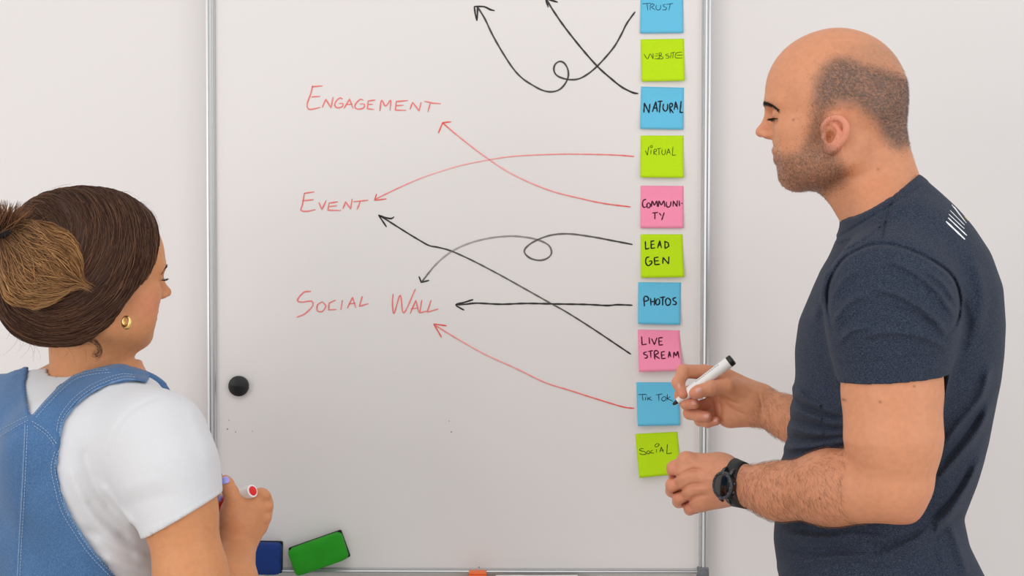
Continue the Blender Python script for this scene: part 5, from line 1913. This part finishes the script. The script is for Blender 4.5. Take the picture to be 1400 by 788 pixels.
# strands near the camera side and over the top
seen = ((Nh @ (CAMP - np.array((-.6, -.5, 1.45)))) > -.9).astype(float)
ix = surf_pick(Vh, Nh, seen, 2600)
S = []
cols = []
for i in ix:
    m_ = 9
    lift = (np.sin(np.linspace(0, math.pi, m_)) * rng.uniform(.0004, .0022) + .0001) - np.r_[.0012, np.zeros(m_ - 2), .0012]
    jit = rng.normal(0, .10)
    def fl2(q, n, jit=jit):
        d = flow(q, n); return d * math.cos(jit) + np.cross(n, d) * math.sin(jit)
    S.append(grow(Vh[i], m_, rng.uniform(.006, .0115), lift, fl2))
    tone = rng.random()
    c0 = lin((70, 43, 29)) * (1 - tone) + lin((124, 86, 63)) * tone ** 2 + lin((84, 54, 39)) * (tone - tone ** 2)
    cols.append(c0 * rng.uniform(.7, 1.25))
strands('hair_strand_layer', np.array(S), np.array((.0003, .0005, .0006, .0006, .0006, .0006, .0005, .0004, .0002))[None] * rng.uniform(.5, 1.1, (len(S), 1)), np.array(cols), M['hair'], hair)
# loose flyaway hairs around the outline
S, cols = [], []
top_w = np.clip(Nh[:, 2] - .1, 0, 1) * (Lh[:, 0] < .08) + 0.4 * (Lh[:, 0] > .05) * (Lh[:, 2] > .03)
for i in surf_pick(Vh, Nh, top_w, 60):
    lift = np.linspace(0, 1, 10) ** 1.3 * rng.uniform(.002, .010)
    S.append(grow(Vh[i], 10, rng.uniform(.006, .010), lift, flow)); cols.append(lin((78, 56, 44)))
strands('flyaway_hair', np.array(S), np.linspace(.00016, .00007, 10), np.array(cols), M['hair'], hair)
S, cols = [], []
for i in surf_pick(Vh, Nh, (Lh[:, 2] < -.03).astype(float), 40):   # wisps at the nape
    p = Vh[i]; d = np.array((rng.normal(0, .5), rng.normal(-.1, .3), -1)); d /= np.linalg.norm(d)
    l = rng.uniform(.012, .035)
    S.append([p + d * l * t + np.array((math.sin(t * 3) * .004, 0, 0)) for t in np.linspace(0, 1, 10)]); cols.append(lin((66, 44, 34)))
strands('nape_wisps', np.array(S), np.linspace(.00016, .00007, 10), np.array(cols), M['hair'], hair)

# a curl at the nape
S, cols = [], []
for i in range(34):
    c = P(134, 474, -.615) + rng.normal(0, .0020, 3); ph = rng.normal(0, .45)
    S.append([c + np.array((-.012 + .016 * t + .009 * math.sin(4.6 * t + ph), -.002 * math.sin(3 * t), .010 - .012 * t - .008 * (1 - math.cos(4.6 * t + ph)) * .9)) for t in np.linspace(0, 1.1, 14)])
    cols.append(lin((84, 56, 40)) * rng.uniform(.6, 1.5))
strands('nape_curl', np.array(S), np.linspace(.00022, .00008, 14), np.array(cols), M['hair'], hair)

# the bun: a folded tail fanning from the tie to the lower right
KN, TP = np.array(P(2, 322, -.685)), np.array(P(108, 386, -.660))
axb = TP - KN; LB = np.linalg.norm(axb); axb /= LB
bu = np.array((0, 0, 1.0)); bu -= axb * (bu @ axb); bu /= np.linalg.norm(bu); bd = np.cross(axb, bu)
if bd[1] > 0: bd = -bd


def bun_r(t):
    return np.interp(t, [0, .08, .2, .4, .6, .75, .88, .96, 1.0], [.016, .028, .041, .052, .053, .046, .031, .017, .003])


def bun_pt(t, th, lift=0.0):
    r = bun_r(t) * (1 + .07 * math.sin(3 * th + 5 * t) + .05 * math.sin(7 * th - 9 * t) + .04 * math.sin(11 * t + th))
    return KN + axb * LB * t + bu * (r + lift) * math.cos(th) * 1.0 - bu * .012 * math.sin(math.pi * min(t, 1)) + bd * (r * .62 + lift) * math.sin(th)


V, F = [], []
nt, na_ = 30, 36
for i in range(nt + 1):
    for j in range(na_):
        V.append(bun_pt(i / nt, 2 * math.pi * j / na_))
for i in range(nt):
    for j in range(na_):
        F.append((i * na_ + j, i * na_ + (j + 1) % na_, (i + 1) * na_ + (j + 1) % na_, (i + 1) * na_ + j))
F.append(tuple(range(na_)))
m = MB(); m.add(V, F, lin((98, 70, 48)))
bun = m.build('hair_bun', M['hair'], woman, cols=True)
bun['label'] = 'folded bun with caramel lightened ends'
S, cols = [], []
for i in range(1900):
    th = rng.uniform(0, 2 * math.pi)
    t0 = rng.uniform(-.02, .55); t1 = min(t0 + rng.uniform(.35, .65), rng.uniform(.82, 1.10))
    tw = rng.normal(.15, .30)
    lf_ = abs(rng.normal(.002, .0028))
    q = []
    for k in np.linspace(0, 1, 12):
        t = t0 + (t1 - t0) * k
        q.append(bun_pt(max(t, 0), th + tw * k, lf_ * (.2 + .8 * k)) + axb * LB * (max(t - 1, 0) + min(t, 0)))
    S.append(q)
    tone = rng.random()
    ca = lin((92, 60, 38)) * rng.uniform(.5, 1.5); cb = lin((226, 172, 112)) * tone + lin((150, 104, 66)) * (1 - tone)
    cols.append([ca * (1 - k) + cb * k for k in np.clip(np.linspace(-.1, 1.1, 12) * .9 + rng.normal(0, .12), 0, 1)])
strands('bun_strand_layer', np.array(S), np.interp(np.linspace(0, 1, 12), [0, .3, .8, 1], [.0004, .0007, .0006, .0001])[None] * rng.uniform(.6, 1.2, (len(S), 1)), np.array(cols), M['hair'], bun)
# tuft standing up from the tie
S, cols = [], []
for i in range(420):
    a = rng.normal(0, .42); d = rng.normal(0, .3)
    l = rng.uniform(.030, .052)
    b0 = KN + np.array((rng.normal(0, .008), rng.normal(0, .008), -.004))
    S.append([b0 + np.array((math.sin(a) * l * t * (1 + .3 * t) + rng.normal(0, .0002), math.sin(d) * l * t, math.cos(a) * l * t)) for t in np.linspace(0, 1, 8)])
    k = rng.random()
    cols.append([(lin((30, 20, 16)) * (1 - t) + (lin((150, 104, 66)) * k + lin((96, 62, 42)) * (1 - k)) * t) for t in np.linspace(0, 1, 8) ** .7])
o = strands('bun_tuft', np.array(S), np.array((.0008, .0008, .0008, .0007, .0006, .0005, .0003, .0001)), np.array(cols), M['hair'], bun)
# elastic tie round the root of the tuft
m = MB()
c = KN + np.array((0, -.002, .004))
q = [c + .017 * (math.cos(a) * np.array((1, 0, .15)) + math.sin(a) * np.array((0, .8, .2))) for a in np.linspace(0, 2 * math.pi, 25)]
m.tube(q, .0045, 10, cap=False); m.build('hair_tie', M['felt'], bun)

# --- the markers in her hand
root, pd, pat, pL = pen('marker_pen', P(284, 698, HY + .052), P(345.5, 671.5, HY - .004), .0092, 'white marker with a red end, held in the fist in front of the board', 'marker pens',
                        {'end': 'red', 'cap': 'red'})
root, pd, pat, pL = pen('marker_pen', P(306, 752, HY + .085), P(298, 650, HY + .075), .0090, 'striped dark marker half hidden behind the painted thumb', 'marker pens',
                        {'end': 'black', 'cap': 'black'})
